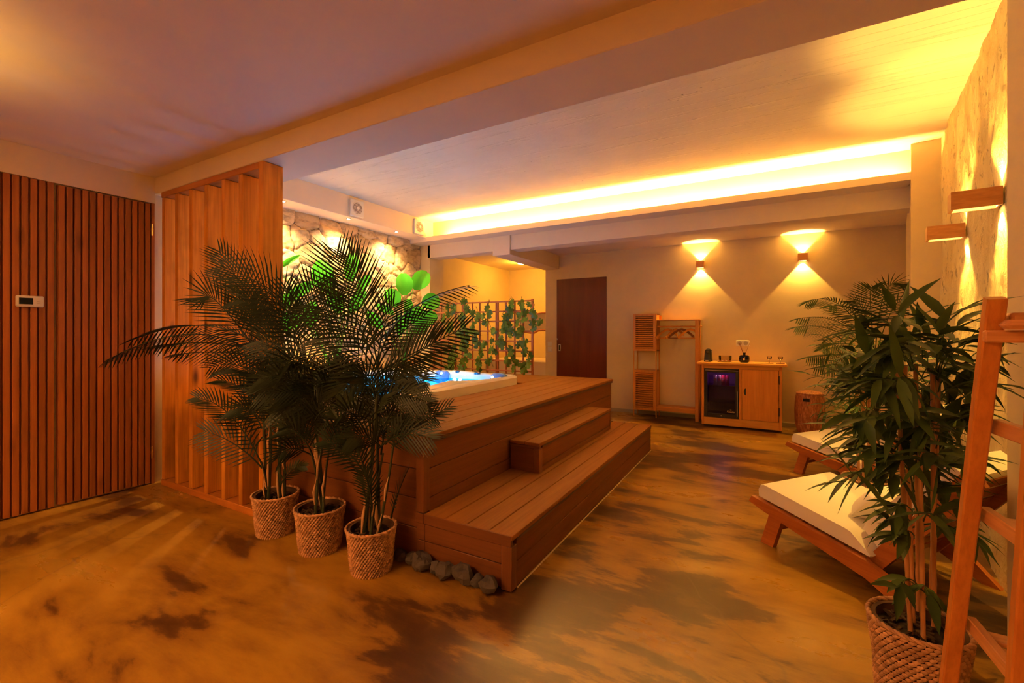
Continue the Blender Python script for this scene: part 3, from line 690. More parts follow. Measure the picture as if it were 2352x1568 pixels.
# ---- downlights in soffit
for k, (u, v, lab) in enumerate(((653, 462, 'small recessed downlight nearest the pine partition'), (800, 503, 'small recessed downlight in the middle of the soffit'), (908, 533, 'small recessed downlight nearest the light cove'))):
    c = at_z(u, v, 2.5); x = -4.2; y = c.y
    dl = thing('downlight', lab, 'light', (x, y, 2.503), 'recessed spotlights over the stone wall')
    MB().lathe([(0.028, 2.498), (0.028, 2.504), (0.018, 2.504), (0.018, 2.498)], (x, y, 0), 20).obj('trim_ring', M['metal'], dl, True)
    MB().add([(x+0.017*math.cos(2*PI*i/16), y+0.017*math.sin(2*PI*i/16), 2.4985) for i in range(16)], [tuple(range(15, -1, -1))]).obj('lens', M['spotlens'], dl)
    light('SPOT', 'downlight_beam', (x, y, 2.49), 120 if k == 0 else 75, (1.0, 0.60, 0.24), dl, spot_size=math.radians(124), spot_blend=0.9, shadow_soft_size=0.02, rot=(0, math.radians(7), 0))

# ---- sconces
def sconce(name, label, group, base, out, width, depth, height, e=24, frame=0.012, spot=84, blend=0.15):
    out = Vector(out).normalized(); side = out.cross(Vector((0, 0, 1))).normalized(); base = Vector(base)
    t = thing(name, label, 'wall lamp', base, group)
    def P(s_, o_, z_): return base+side*s_+out*o_+Vector((0, 0, z_))
    hw, hz = width/2, height/2
    b = MB()
    def boxs(s0, s1, o0, o1, z0, z1):
        vs = [P(s, o, z) for z in (z0, z1) for o in (o0, o1) for s in (s0, s1)]
        b.add(vs, [(0, 2, 3, 1), (4, 5, 7, 6), (0, 1, 5, 4), (2, 6, 7, 3), (0, 4, 6, 2), (1, 3, 7, 5)])
    boxs(-hw, -hw+frame, 0.002, depth, -hz, hz); boxs(hw-frame, hw, 0.002, depth, -hz, hz); boxs(-hw+frame, hw-frame, depth-frame, depth, -hz, hz)
    b.obj('shade', M['sconce'], t)
    b = MB(); boxs(-hw+frame, hw-frame, 0.002, 0.01, -hz+0.004, hz-0.004); boxs(-hw+frame, hw-frame, 0.01, depth-frame, -0.006, 0.006); b.obj('bracket', M['white'], t)
    for sgn in (1, -1):
        b = MB(); z0 = 0.018*sgn; vs = [P(-hw+frame+0.003, 0.012, z0), P(hw-frame-0.003, 0.012, z0), P(hw-frame-0.003, depth-frame-0.003, z0), P(-hw+frame+0.003, depth-frame-0.003, z0)]
        b.add(vs, [(0, 1, 2, 3) if sgn > 0 else (3, 2, 1, 0)]).obj('lens', M['lens'], t)
        light('SPOT', 'sconce_beam', P(0, min(0.035, depth*0.5), (hz-0.012)*sgn), e, (1.0, 0.56, 0.09), t, spot_size=math.radians(spot), spot_blend=blend, shadow_soft_size=0.008,
              rot=(0 if sgn < 0 else PI, 0, 0))
    return t
GB = 'up-and-down wall lamps on the far wall'; GR = 'up-and-down wall lamps on the rough wall'
sconce('wall_sconce', 'small wooden up-down wall lamp above the clothes rack', GB, (-0.79, YB, 2.115), (0, -1, 0), 0.10, 0.10, 0.09, 40)
sconce('wall_sconce', 'small wooden up-down wall lamp above the right end of the fridge cabinet', GB, (0.385, YB, 2.12), (0, -1, 0), 0.10, 0.10, 0.09, 40)
for (u, v, lab) in ((2302, 452, 'wooden up-down wall lamp on the rough wall, larger and nearer the camera'), (2217, 530, 'wooden up-down wall lamp on the rough wall, further from the camera')):
    r = ray(u, v); nn = Vector((WD.y, -WD.x, 0)); t = nn.dot(WP)/nn.dot(Vector((r.x, r.y, 0))); p = Vector((0, 0, H))+r*t
    sconce('wall_sconce', lab, GR, p+WN*0.004, WN, 0.10, 0.175, 0.085, 38, spot=84, blend=0.55)
struct('trim_9', MB().box(-3.15, -2.85, -0.2, 0.1, 0, ZF), M['wall'], 'unseen pillar added left of the camera to carry a lamp')  # unseen pillar, put in only to carry the lamp
sconce('wall_sconce', 'wooden up-down wall lamp on the pillar outside the frame', 'front room wall lamps', (-3.0, 0.10, 1.75), (0, 1, 0), 0.12, 0.12, 0.09, 15, spot=120, blend=0.9)
sconce('wall_sconce', 'unseen wooden up-down fill lamp added on the rear wall, left', 'front room wall lamps', (-2.6, -3.2, 1.95), (0, 1, 0), 0.10, 0.10, 0.09, 8, spot=120, blend=0.8)  # both rear-wall lamps are unseen, added as warm fill for the front area
sconce('wall_sconce', 'unseen wooden up-down fill lamp added on the rear wall, right', 'front room wall lamps', (-0.4, -3.2, 1.95), (0, 1, 0), 0.10, 0.10, 0.09, 8, spot=120, blend=0.8)
# alcove lamp
al = thing('alcove_lamp', 'round ceiling lamp hidden above the alcove', 'light', (-3.7, 6.9, 2.42))
MB().lathe([(0.09, 2.385), (0.09, 2.419), (0.0, 2.419)], (-3.7, 6.9, 0), 24, cap0=True).obj('diffuser', M['lens'], al, True)
light('POINT', 'alcove_glow', (-3.7, 6.9, 2.30), 16, (1.0, 0.46, 0.03), al, shadow_soft_size=0.08)
# uplight at the foot of the stone wall
ul = thing('ground_spotlight', 'small uplight in the pebble bed at the stone wall', 'light', (-4.22, 3.05, 0.662))
MB().lathe([(0.03, 0.662), (0.03, 0.70), (0.024, 0.705)], (-4.22, 3.05, 0), 16).obj('housing', M['black'], ul, True)
light('POINT', 'uplight_glow', (-4.22, 3.05, 0.76), 6, (1.0, 0.5, 0.08), ul, shadow_soft_size=0.03)
# unseen uplighter added behind the camera as fill for the front ceiling
for (x, y) in ((-2.2, -1.3),):
    cl = thing('fill_uplighter', 'unseen uplighter added behind the camera to brighten the front ceiling', 'lamp', (x, y, 0))
    MB().lathe([(0.14, 0.0), (0.14, 0.02), (0.015, 0.03), (0.015, 1.70), (0.0, 1.70)], (x, y, 0), 28, cap0=True).obj('stand', M['black'], cl, True)
    MB().lathe([(0.02, 1.68), (0.10, 1.72), (0.15, 1.80), (0.148, 1.80), (0.098, 1.725), (0.02, 1.69)], (x, y, 0), 28).obj('bowl_shade', M['metal'], cl, True)
    light('SPOT', 'ceiling_fill_beam', (x, y, 1.76), 440, (1.0, 0.50, 0.19), cl, spot_size=math.radians(150), spot_blend=0.6, shadow_soft_size=0.06, rot=(PI, 0, 0))

# ---- clothes rack with louvred cabinets
RY0, RY1 = 6.41, 6.63
wr = thing('clothes_rack', 'slatted bamboo clothes rack with two louvred cupboards against the far wall', 'clothes rack', (-1.2, 6.52, 0))
def louvre(x0, x1, z0, z1):
    d = MB(); f = 0.035
    d.box(x0, x0+f, RY0-0.016, RY0, z0, z1, 0.002).box(x1-f, x1, RY0-0.016, RY0, z0, z1, 0.002).box(x0+f, x1-f, RY0-0.016, RY0, z0, z0+f, 0.002).box(x0+f, x1-f, RY0-0.016, RY0, z1-f, z1, 0.002)
    dd = d.obj('door', M['bamboowood'], wr, True)
    n = 16; p = (z1-z0-2*f)/n; s = MB()
    for i in range(n):
        zc = z0+f+p*(i+0.5); s.bar((x0+f, RY0-0.007, zc), (x1-f, RY0-0.007, zc), 0.005, p*0.60, (0, -0.45, 1))
    s.obj('louvres', M['bamboowood_x'], dd)
    b = MB(); b.box(x0, x1, RY0, RY1, z0, z0+0.012).box(x0, x1, RY0, RY1, z1-0.012, z1).box(x0, x0+0.01, RY0, RY1, z0, z1).box(x1-0.01, x1, RY0, RY1, z0, z1).box(x0, x1, RY1-0.006, RY1, z0, z1)
    b.obj('cupboard_body', M['bamboowood'], wr)
    MB().sphere((x1-0.02, RY0-0.022, (z0+z1)/2), 0.008, 6).obj('door_knob', M['bamboowood'], dd, True)
XA, XB, XC = -1.655, -1.335, -0.788
louvre(XA+0.004, XB-0.004, 0.10, 0.66); louvre(XA+0.004, XB-0.004, 0.93, 1.45)
for x in (XA, XB-0.012): 
    for y in (RY0, RY1-0.012): MB().box(x, x+0.014, y, y+0.014, 0, 1.45, 0.002).obj('post', M['bamboowood'], wr, True)
for y in (RY0, RY1-0.02): MB().box(XC-0.045, XC, y, y+0.02, 0, 1.352, 0.003).obj('post', M['bamboowood'], wr, True)
MB().box(XB-0.01, XC+0.01, RY0, RY1, 1.352, 1.366, 0.003).obj('top_shelf', M['bamboowood_x'], wr, True)
MB().box(XB+0.003, XC-0.045, RY0, RY1, 0.145, 0.165, 0.003).box(XB+0.003, XC-0.045, RY0, RY0+0.015, 0.105, 0.146).obj('bottom_shelf', M['bamboowood_x'], wr, True)
MB().tube([(XB-0.02, 6.52, 1.27), (XC+0.03, 6.52, 1.27)], 0.011, 12).obj('hanging_rail', M['bamboowood_x'], wr, True)
MB().bar((XB, RY0+0.01, 1.06), (XB, RY1, 1.10), 0.012, 0.02).obj('side_rail', M['bamboowood_x'], wr)
MB().box(XB, XB+0.03, RY1-0.02, RY1, 1.352, 1.43).obj('post', M['bamboowood'], wr)
hl = ['leftmost wooden hanger on the rack rail', 'second wooden hanger from the left, overlapping its darker neighbour', 'darker wooden hanger, third from the left on the rail', 'rightmost wooden hanger beside the rack post']
hm = wood('dark_hanger_wood', (0.20, 0.07, 0.03), (0.28, 0.10, 0.04), 'x', 0, 0.4)
for k, (x, rz) in enumerate(((-1.20, 0.9), (-1.09, 1.05), (-1.02, 0.75), (-0.905, 0.85))):
    hg = thing('coat_hanger', hl[k], 'hanger', (x, 6.52, 1.281), 'wooden hangers on the rack rail', rz)
    b = MB(); c = [(-0.21, 0, -0.165), (-0.12, 0, -0.10), (-0.05, 0, -0.06), (0, 0, -0.048), (0.05, 0, -0.06), (0.12, 0, -0.10), (0.21, 0, -0.165)]
    for i in range(6):
        b.bar(c[i], c[i+1], 0.012, 0.028, (0, 0, 1))
    b.obj('shoulder', hm if k == 2 else M['bamboowood'], hg, world=False); bb = MB().bar((-0.20, 0, -0.168), (0.20, 0, -0.168), 0.01, 0.012).obj('trouser_bar', hm if k == 2 else M['bamboowood'], hg, world=False)
    MB().tube([(0, 0, -0.045), (0, 0, -0.02), (0.013, 0, -0.012), (0.016, 0, 0.002), (0.006, 0, 0.010), (-0.006, 0, 0.010), (-0.012, 0, 0.003)], 0.0022, 6).obj('hook', M['metal'], hg, True, world=False)

# ---- pine cabinet
CX0, CX1, CY0, CY1, CT = -0.73, 0.158, 6.22, 6.6, 0.81
cb = thing('pine_cabinet', 'pine cabinet housing a mini fridge against the far wall', 'cabinet', ((CX0+CX1)/2, 6.4, 0.02))
xm = at_y(1700, 900, CY0).x
b = MB(); f = 0.03
b.box(CX0, CX0+f, CY0, CY0+0.02, 0.02, CT-0.03, 0.002).box(CX1-f, CX1, CY0, CY0+0.02, 0.02, CT-0.03, 0.002)
b.box(xm-0.012, xm+0.018, CY0, CY0+0.02, 0.115, CT-0.075, 0.002); b.box(CX0, CX0+0.018, CY0+0.02, CY1, 0.02, CT-0.03).box(CX1-0.018, CX1, CY0+0.02, CY1, 0.02, CT-0.03)
b.obj('side_frame', M['cab'], cb)
b = MB(); b.box(CX0+f, CX1-f, CY0, CY0+0.02, 0.02, 0.115, 0.002).box(CX0+f, CX1-f, CY0, CY0+0.02, CT-0.075, CT-0.03, 0.002).box(CX0+0.018, CX1-0.018, CY0+0.02, CY1, 0.06, 0.078).box(CX0+0.018, CX1-0.018, CY1-0.01, CY1, 0.06, CT-0.03)
b.obj('rail', M['cab_x'], cb)
MB().box(CX0-0.055, CX1+0.05, CY0-0.045, CY1+0.03, CT-0.028, CT, 0.004).obj('worktop', M['cab_x'], cb, True)
MB().box(CX0+0.03, CX1-0.03, CY0+0.06, CY1-0.03, 0.0, 0.0195).obj('shadow_gap', M['black'], cb)  # black slab stands for the shadow gap under the cabinet
dr = MB().box(xm+0.02, CX1-f-0.006, CY0-0.003, CY0+0.017, 0.118, CT-0.078, 0.002).obj('door', M['cab'], cb, True)
hx = xm+0.045; pts = [(hx+0.018, 0)]
MB().add([(hx+0.018-0.022*math.cos(a), CY0-0.0045, 0.46+0.043*math.sin(a)) for a in [-PI/2+PI*i/16 for i in range(17)]]+[(hx+0.018-0.022*math.cos(a), CY0+0.0, 0.46+0.043*math.sin(a)) for a in [-PI/2+PI*i/16 for i in range(17)]], [tuple(range(16, -1, -1))]+[(i, i+1, 18+i, 17+i) for i in range(16)]).obj('recessed_pull', M['black'], dr)
for z in (0.62, 0.24): MB().box(CX1-f-0.006, CX1-f+0.004, CY0-0.006, CY0+0.002, z-0.05, z+0.05, 0.001).obj('hinge', M['black'], dr)
# fridge
FX0, FX1, FZ0, FZ1 = CX0+f+0.004, xm-0.016, 0.119, CT-0.079
fg = thing('mini_fridge', 'black mini fridge with glass door inside the pine cabinet', 'fridge', ((FX0+FX1)/2, 6.4, FZ0))
b = MB(); b.box(FX0, FX0+0.02, CY0+0.022, CY1-0.015, FZ0, FZ1).box(FX1-0.02, FX1, CY0+0.022, CY1-0.015, FZ0, FZ1).box(FX0+0.02, FX1-0.02, CY0+0.022, CY1-0.015, FZ0, FZ0+0.03).box(FX0+0.02, FX1-0.02, CY0+0.022, CY1-0.015, FZ1-0.03, FZ1).box(FX0+0.02, FX1-0.02, CY1-0.03, CY1-0.015, FZ0+0.03, FZ1-0.03)
b.obj('cabinet_shell', M['fridgein'], fg)
b = MB(); fw = 0.036
b.box(FX0, FX0+fw, CY0-0.012, CY0+0.018, FZ0, FZ1, 0.002).box(FX1-fw, FX1, CY0-0.012, CY0+0.018, FZ0, FZ1, 0.002).box(FX0+fw, FX1-fw, CY0-0.012, CY0+0.018, FZ0, FZ0+0.05, 0.002).box(FX0+fw, FX1-fw, CY0-0.012, CY0+0.018, FZ1-0.045, FZ1, 0.002)
fd = b.obj('door', M['black'], fg, True)
MB().box(FX0+fw, FX1-fw, CY0-0.002, CY0+0.002, FZ0+0.05, FZ1-0.045).obj('door_glass', M['fridgeglass'], fd)
MB().box(FX0+0.012, FX1-0.005, CY0-0.016, CY0-0.0125, FZ1-0.021, FZ1-0.016).obj('trim_strip', M['metal'], fd)
MB().box(FX1-0.02, FX1-0.012, CY0-0.014, CY0-0.012, FZ0+0.03, FZ0+0.34).obj('door_seal', M['grey'], fd)
MB().tube([((FX0+FX1)/2, CY0-0.011, FZ0+0.024), ((FX0+FX1)/2, CY0-0.016, FZ0+0.024)], 0.007, 12).obj('lock', M['metal'], fd, True)
SZ = FZ1-0.215
for z in (SZ, FZ0+0.19): MB().box(FX0+0.021, FX1-0.021, CY0+0.03, CY1-0.03, z-0.005, z).obj('shelf', M['fridgeglass'], fg)
def text_obj(name, body, size, loc, mat, parent, rot=(PI/2, 0, 0), shear=0.0):
    cu = bpy.data.curves.new(name+'_curve', 'FONT'); cu.body = body; cu.size = size; cu.extrude = 0.0006; cu.align_x = 'CENTER'; cu.shear = shear
    t = bpy.data.objects.new('tmp', cu); COL.objects.link(t); bpy.context.view_layer.update()
    me = bpy.data.meshes.new_from_object(t); bpy.data.objects.remove(t); me.materials.clear(); me.materials.append(mat)
    o = bpy.data.objects.new(name, me); COL.objects.link(o); o.rotation_euler = rot
    off = Vector((0, 0, 0)); p = parent
    while p is not None: off += p.location; p = p.parent
    o.location = Vector(loc)-off; o.parent = parent; return o
lg = text_obj('logo_text', 'Rauder', 0.034, (FX1-fw-0.05, CY0-0.004, FZ0+0.07), M['gold'], fd, shear=0.3)
xc = FX1-fw-0.052; zc = FZ0+0.098
MB().add([(xc-.008, CY0-.004, zc), (xc+.008, CY0-.004, zc), (xc+.011, CY0-.004, zc+.012), (xc+.004, CY0-.004, zc+.006), (xc, CY0-.004, zc+.014), (xc-.004, CY0-.004, zc+.006), (xc-.011, CY0-.004, zc+.012)], [(0, 1, 2, 3, 4, 5, 6)]).obj('crown_mark', M['gold'], fd)
light('AREA', 'fridge_light', ((FX0+FX1)/2, CY0+0.12, FZ1-0.035), 0.55, (0.45, 0.05, 1.0), fg, size=0.2)
light('POINT', 'can_fill_light', ((FX0+FX1)/2, CY0+0.05, FZ1-0.06), 0.6, (0.9, 0.5, 0.7), fg, shadow_soft_size=0.02)  # added fill that makes the cans show, not a lamp of the fridge
for k, (u, lab) in enumerate(((1643, 'silver drink can with red badge, leftmost in the fridge'), (1652.3, 'silver drink can with red badge, beside the pink-red cans in the fridge'), (1661.5, 'pink-red drink can, third from the left in the fridge'), (1671, 'pink-red drink can, rightmost in the fridge'))):
    x = at_y(u, 890, CY0+0.08).x; y = CY0+0.08
    c = thing('drink_can', lab, 'can', (x, y, SZ), 'drink cans on the fridge shelf')
    MB().lathe([(0.017, 0.0), (0.0225, 0.008), (0.0225, 0.118), (0.018, 0.128), (0.018, 0.131)], (x, y, SZ), 20, cap0=True, cap1=True).obj('body', M['can_sil'] if k < 2 else M['can_red'], c, True)
    b = MB()
    if k < 2:
        b.tube([(x, y-0.0222, SZ+0.075), (x, y-0.0235, SZ+0.075)], 0.015, 16).obj('badge', M['can_badge'], c)
        MB().lathe([(0.0229, 0.10), (0.0229, 0.107)], (x, y, SZ), 20).obj('band', M['gold'], c, True)
    else: b.tube([(x-0.004, y-0.0222, SZ+0.082), (x-0.004, y-0.0235, SZ+0.082)], 0.009, 12).obj('logo', plain('pale_pink_print', (0.9, 0.5, 0.5), 0.4), c)
    MB().lathe([(0.0, 0.1315), (0.016, 0.1315)], (x, y, SZ), 16).obj('lid', M['metal'], c, True)

# ---- things on the worktop
x = at_y(1627, 820, 6.42).x
cm = thing('coffee_machine', 'small black capsule coffee machine at the left end of the cabinet top', 'coffee machine', (x, 6.42, CT))
b = MB(); secs = []
for i in range(13):
    t = i/12; z = CT+0.003+0.167*t; wd = 0.052-0.013*t if t < 0.75 else (0.052-0.013*t)*math.sqrt(max(0.02, 1-((t-0.75)/0.26)**2))
    secs.append((wd, z))
K = 20
for wd, z in secs:
    for k in range(K):
        a = 2*PI*k/K; cx_, sy_ = math.cos(a), math.sin(a); b.v.append(Vector((x+math.copysign(abs(cx_)**0.6, cx_)*wd, 6.42+math.copysign(abs(sy_)**0.6, sy_)*(0.09-0.04*(z-CT)/0.17)*min(1, wd/0.03), z)))
for i in range(12):
    for k in range(K): b.f.append([i*K+k, i*K+(k+1) % K, (i+1)*K+(k+1) % K, (i+1)*K+k])
b.f.append(list(range(12*K, 13*K))); b.f.append(list(range(K-1, -1, -1))); b.obj('body', M['black'], cm, True)
MB().box(x-0.02, x+0.02, 6.318, 6.335, CT+0.108, CT+0.145, 0.006).obj('spout', M['blackgloss'], cm, True)
MB().box(x-0.038, x+0.038, 6.30, 6.335, CT+0.0, CT+0.022, 0.004).obj('drip_tray', M['black'], cm, True)
MB().box(x-0.04, x-0.026, 6.298, 6.3, CT+0.03, CT+0.036).obj('badge', M['metal'], cm); MB().box(x-0.022, x+0.014, 6.298, 6.2995, CT+0.014, CT+0.02).obj('logo', M['gold'], cm)
MB().tube([(x+0.036, 6.42, CT+0.145), (x+0.05, 6.42, CT+0.152)], 0.005, 8).obj('lever', M['black'], cm, True)
x = at_y(1663, 828, 6.36).x
ty = thing('serving_tray', 'low oval tray with coffee sachets next to the coffee machine', 'tray', (x, 6.38, CT))
b = MB().lathe([(0.07, 0.0), (0.085, 0.006), (0.092, 0.013), (0.086, 0.012), (0.078, 0.006), (0.0, 0.006)], (0, 0, 0), 28, cap0=True); b.v = [Vector((x+v.x, 6.38+v.y*0.6, CT+v.z)) for v in b.v]
b.obj('dish', M['placemat'], ty, True)
for k in range(9):
    px, py = x-0.07+0.017*k, 6.35+0.03*(k % 3); bb = MB().box(-0.012, 0.012, -0.006, 0.006, 0, 0.008, 0.002)
    o = bb.obj('sachet', M['packet'] if k % 3 else M['packet2'], None, True); o.location = (px, py, CT+0.009+0.004*(k % 2)); o.rotation_euler = (0.2, 0.1*k, k)
    tag(o, 'small sachet lying on the oval tray', 'sachet', 'sachets on the tray')
x = at_y(1664, 820, 6.46).x
gb = MB().lathe([(0.05, 0.0), (0.07, 0.004), (0.077, 0.03), (0.078, 0.075), (0.0755, 0.075), (0.074, 0.03), (0.067, 0.007), (0.0, 0.006)], (x+0.005, 6.50, CT), 32, cap0=True)
tag(gb.obj('glass_bowl', M['glass'], None, True), 'clear glass bowl behind the sachet tray', 'bowl')
x = at_y(1709.5, 820, 6.4).x
df = thing('reed_diffuser', 'round black reed diffuser in the middle of the cabinet top', 'diffuser', (x, 6.4, CT))
b = MB().lathe([(0.045, 0.0), (0.056, 0.01), (0.061, 0.045), (0.058, 0.078), (0.046, 0.092), (0.016, 0.098), (0.013, 0.104), (0.013, 0.118), (0.016, 0.119), (0.016, 0.126), (0.006, 0.126)], (x, 6.4, CT), 32, cap0=True).obj('jar', M['blackgloss'], df, True)
for (dx, dy) in ((-0.06, 0.0), (-0.048, 0.01), (0.06, 0.0), (-0.055, -0.02)): MB().tube([(x+dx*-0.1, 6.4, CT+0.06), (x+dx, 6.4+dy, CT+0.245)], 0.0017, 5).obj('reed', M['coaster'], df, True)
MB().tube([(x-0.002, 6.4-0.060, CT+0.044), (x-0.002, 6.4-0.0625, CT+0.044)], 0.012, 16).obj('emblem', M['gold'], df)
MB().tube([(x-0.002, 6.4-0.062, CT+0.044), (x-0.002, 6.4-0.0635, CT+0.044)], 0.005, 12).obj('emblem_centre', M['can_badge'], df); MB().box(x+0.002, x+0.008, 6.4-0.0615, 6.4-0.058, CT+0.054, CT+0.07).obj('emblem_stem', M['gold'], df)
x0, x1 = at_y(1680, 825, 6.27).x, at_y(1757, 830, 6.27).x
tag(MB().box(x0, x1, 6.25, 6.30, CT+0.0005, CT+0.004).obj('table_runner', M['placemat']), 'thin olive strip lying along the front of the cabinet top', 'runner')
for k, (u, lab) in enumerate(((1767, 'left of the two stemmed glasses, on its dark coaster'), (1792.5, 'right of the two stemmed glasses, on its dark coaster'))):
    x = at_y(u, 828, 6.36).x
    tag(MB().box(x-0.045, x+0.045, 6.315, 6.405, CT+0.0005, CT+0.006, 0.002).obj('coaster', M['coaster'], None, True), 'dark red square coaster under the %s glass' % ('left', 'right')[k], 'coaster', 'coasters on the cabinet')
    g = thing('stemmed_glass', lab, 'glass', (x, 6.36, CT+0.006), 'glasses on the cabinet')
    MB().lathe([(0.024, 0.0), (0.004, 0.004), (0.0035, 0.035), (0.012, 0.042), (0.026, 0.055), (0.028, 0.078), (0.0265, 0.078), (0.024, 0.056), (0.0, 0.045)], (x, 6.36, CT+0.0065), 24, cap0=True).obj('bowl_and_stem', M['glass'], g, True)
xo = at_y(1706, 790, YB).x
ot = thing('wall_outlet', 'double white wall socket behind the reed diffuser', 'socket', (xo, YB, 1.05))
MB().box(xo-0.078, xo+0.078, YB-0.009, YB, 1.01, 1.085, 0.004).obj('plate', M['white'], ot, True)
for sg in (-1, 1):
    MB().tube([(xo+sg*0.036, YB-0.0085, 1.0475), (xo+sg*0.036, YB-0.013, 1.0475)], 0.026, 20).obj('socket', M['grey'], ot, True)

# ---- laundry hamper
hb = thing('laundry_hamper', 'barrel-shaped brown woven hamper beside the pine cabinet', 'hamper', (0.445, 6.40, 0))
prof = [(0.125, 0.0), (0.135, 0.02), (0.152, 0.12), (0.158, 0.24), (0.153, 0.36), (0.14, 0.455), (0.136, 0.46)]
b = MB(); n = 64; o0 = 0
for i in range(25):
    z = 0.46*i/24
    for (r0, z0), (r1, z1) in zip(prof, prof[1:]):
        if z0 <= z <= z1: r = r0+(r1-r0)*(z-z0)/(z1-z0); break
    for k in range(n): rr = r+0.003*noise.noise(Vector((k*0.9, z*16, 1))); b.v.append(Vector((0.445+rr*math.cos(2*PI*k/n), 6.40+rr*math.sin(2*PI*k/n), z)))
for i in range(24):
    for k in range(n): b.f.append([i*n+k, i*n+(k+1) % n, (i+1)*n+(k+1) % n, (i+1)*n+k])
b.f.append(list(range(n-1, -1, -1))); b.obj('barrel', M['hamper'], hb, 'all')
lid = MB().lathe([(0.140, 0.462), (0.138, 0.472), (0.11, 0.487), (0.05, 0.498), (0.0, 0.5)], (0.445, 6.40, 0), 48).obj('lid', M['hamper'], hb, True)
ang = -PI/2-0.30; q = Vector((0.445+0.146*math.cos(ang), 6.4+0.146*math.sin(ang), 0.40)); t = Vector((-math.sin(ang), math.cos(ang), 0)); nn = Vector((math.cos(ang), math.sin(ang), 0))
b = MB(); vs = [q+t*(s*0.034)+Vector((0, 0, z))+nn*0.007 for z in (-0.017, 0.017) for s in (-1, 1)]; b.add(vs+[v-nn*0.02 for v in vs], [(0, 1, 3, 2), (4, 6, 7, 5), (0, 4, 5, 1), (2, 3, 7, 6), (0, 2, 6, 4), (1, 5, 7, 3)]).obj('handle_hole', M['black'], hb)

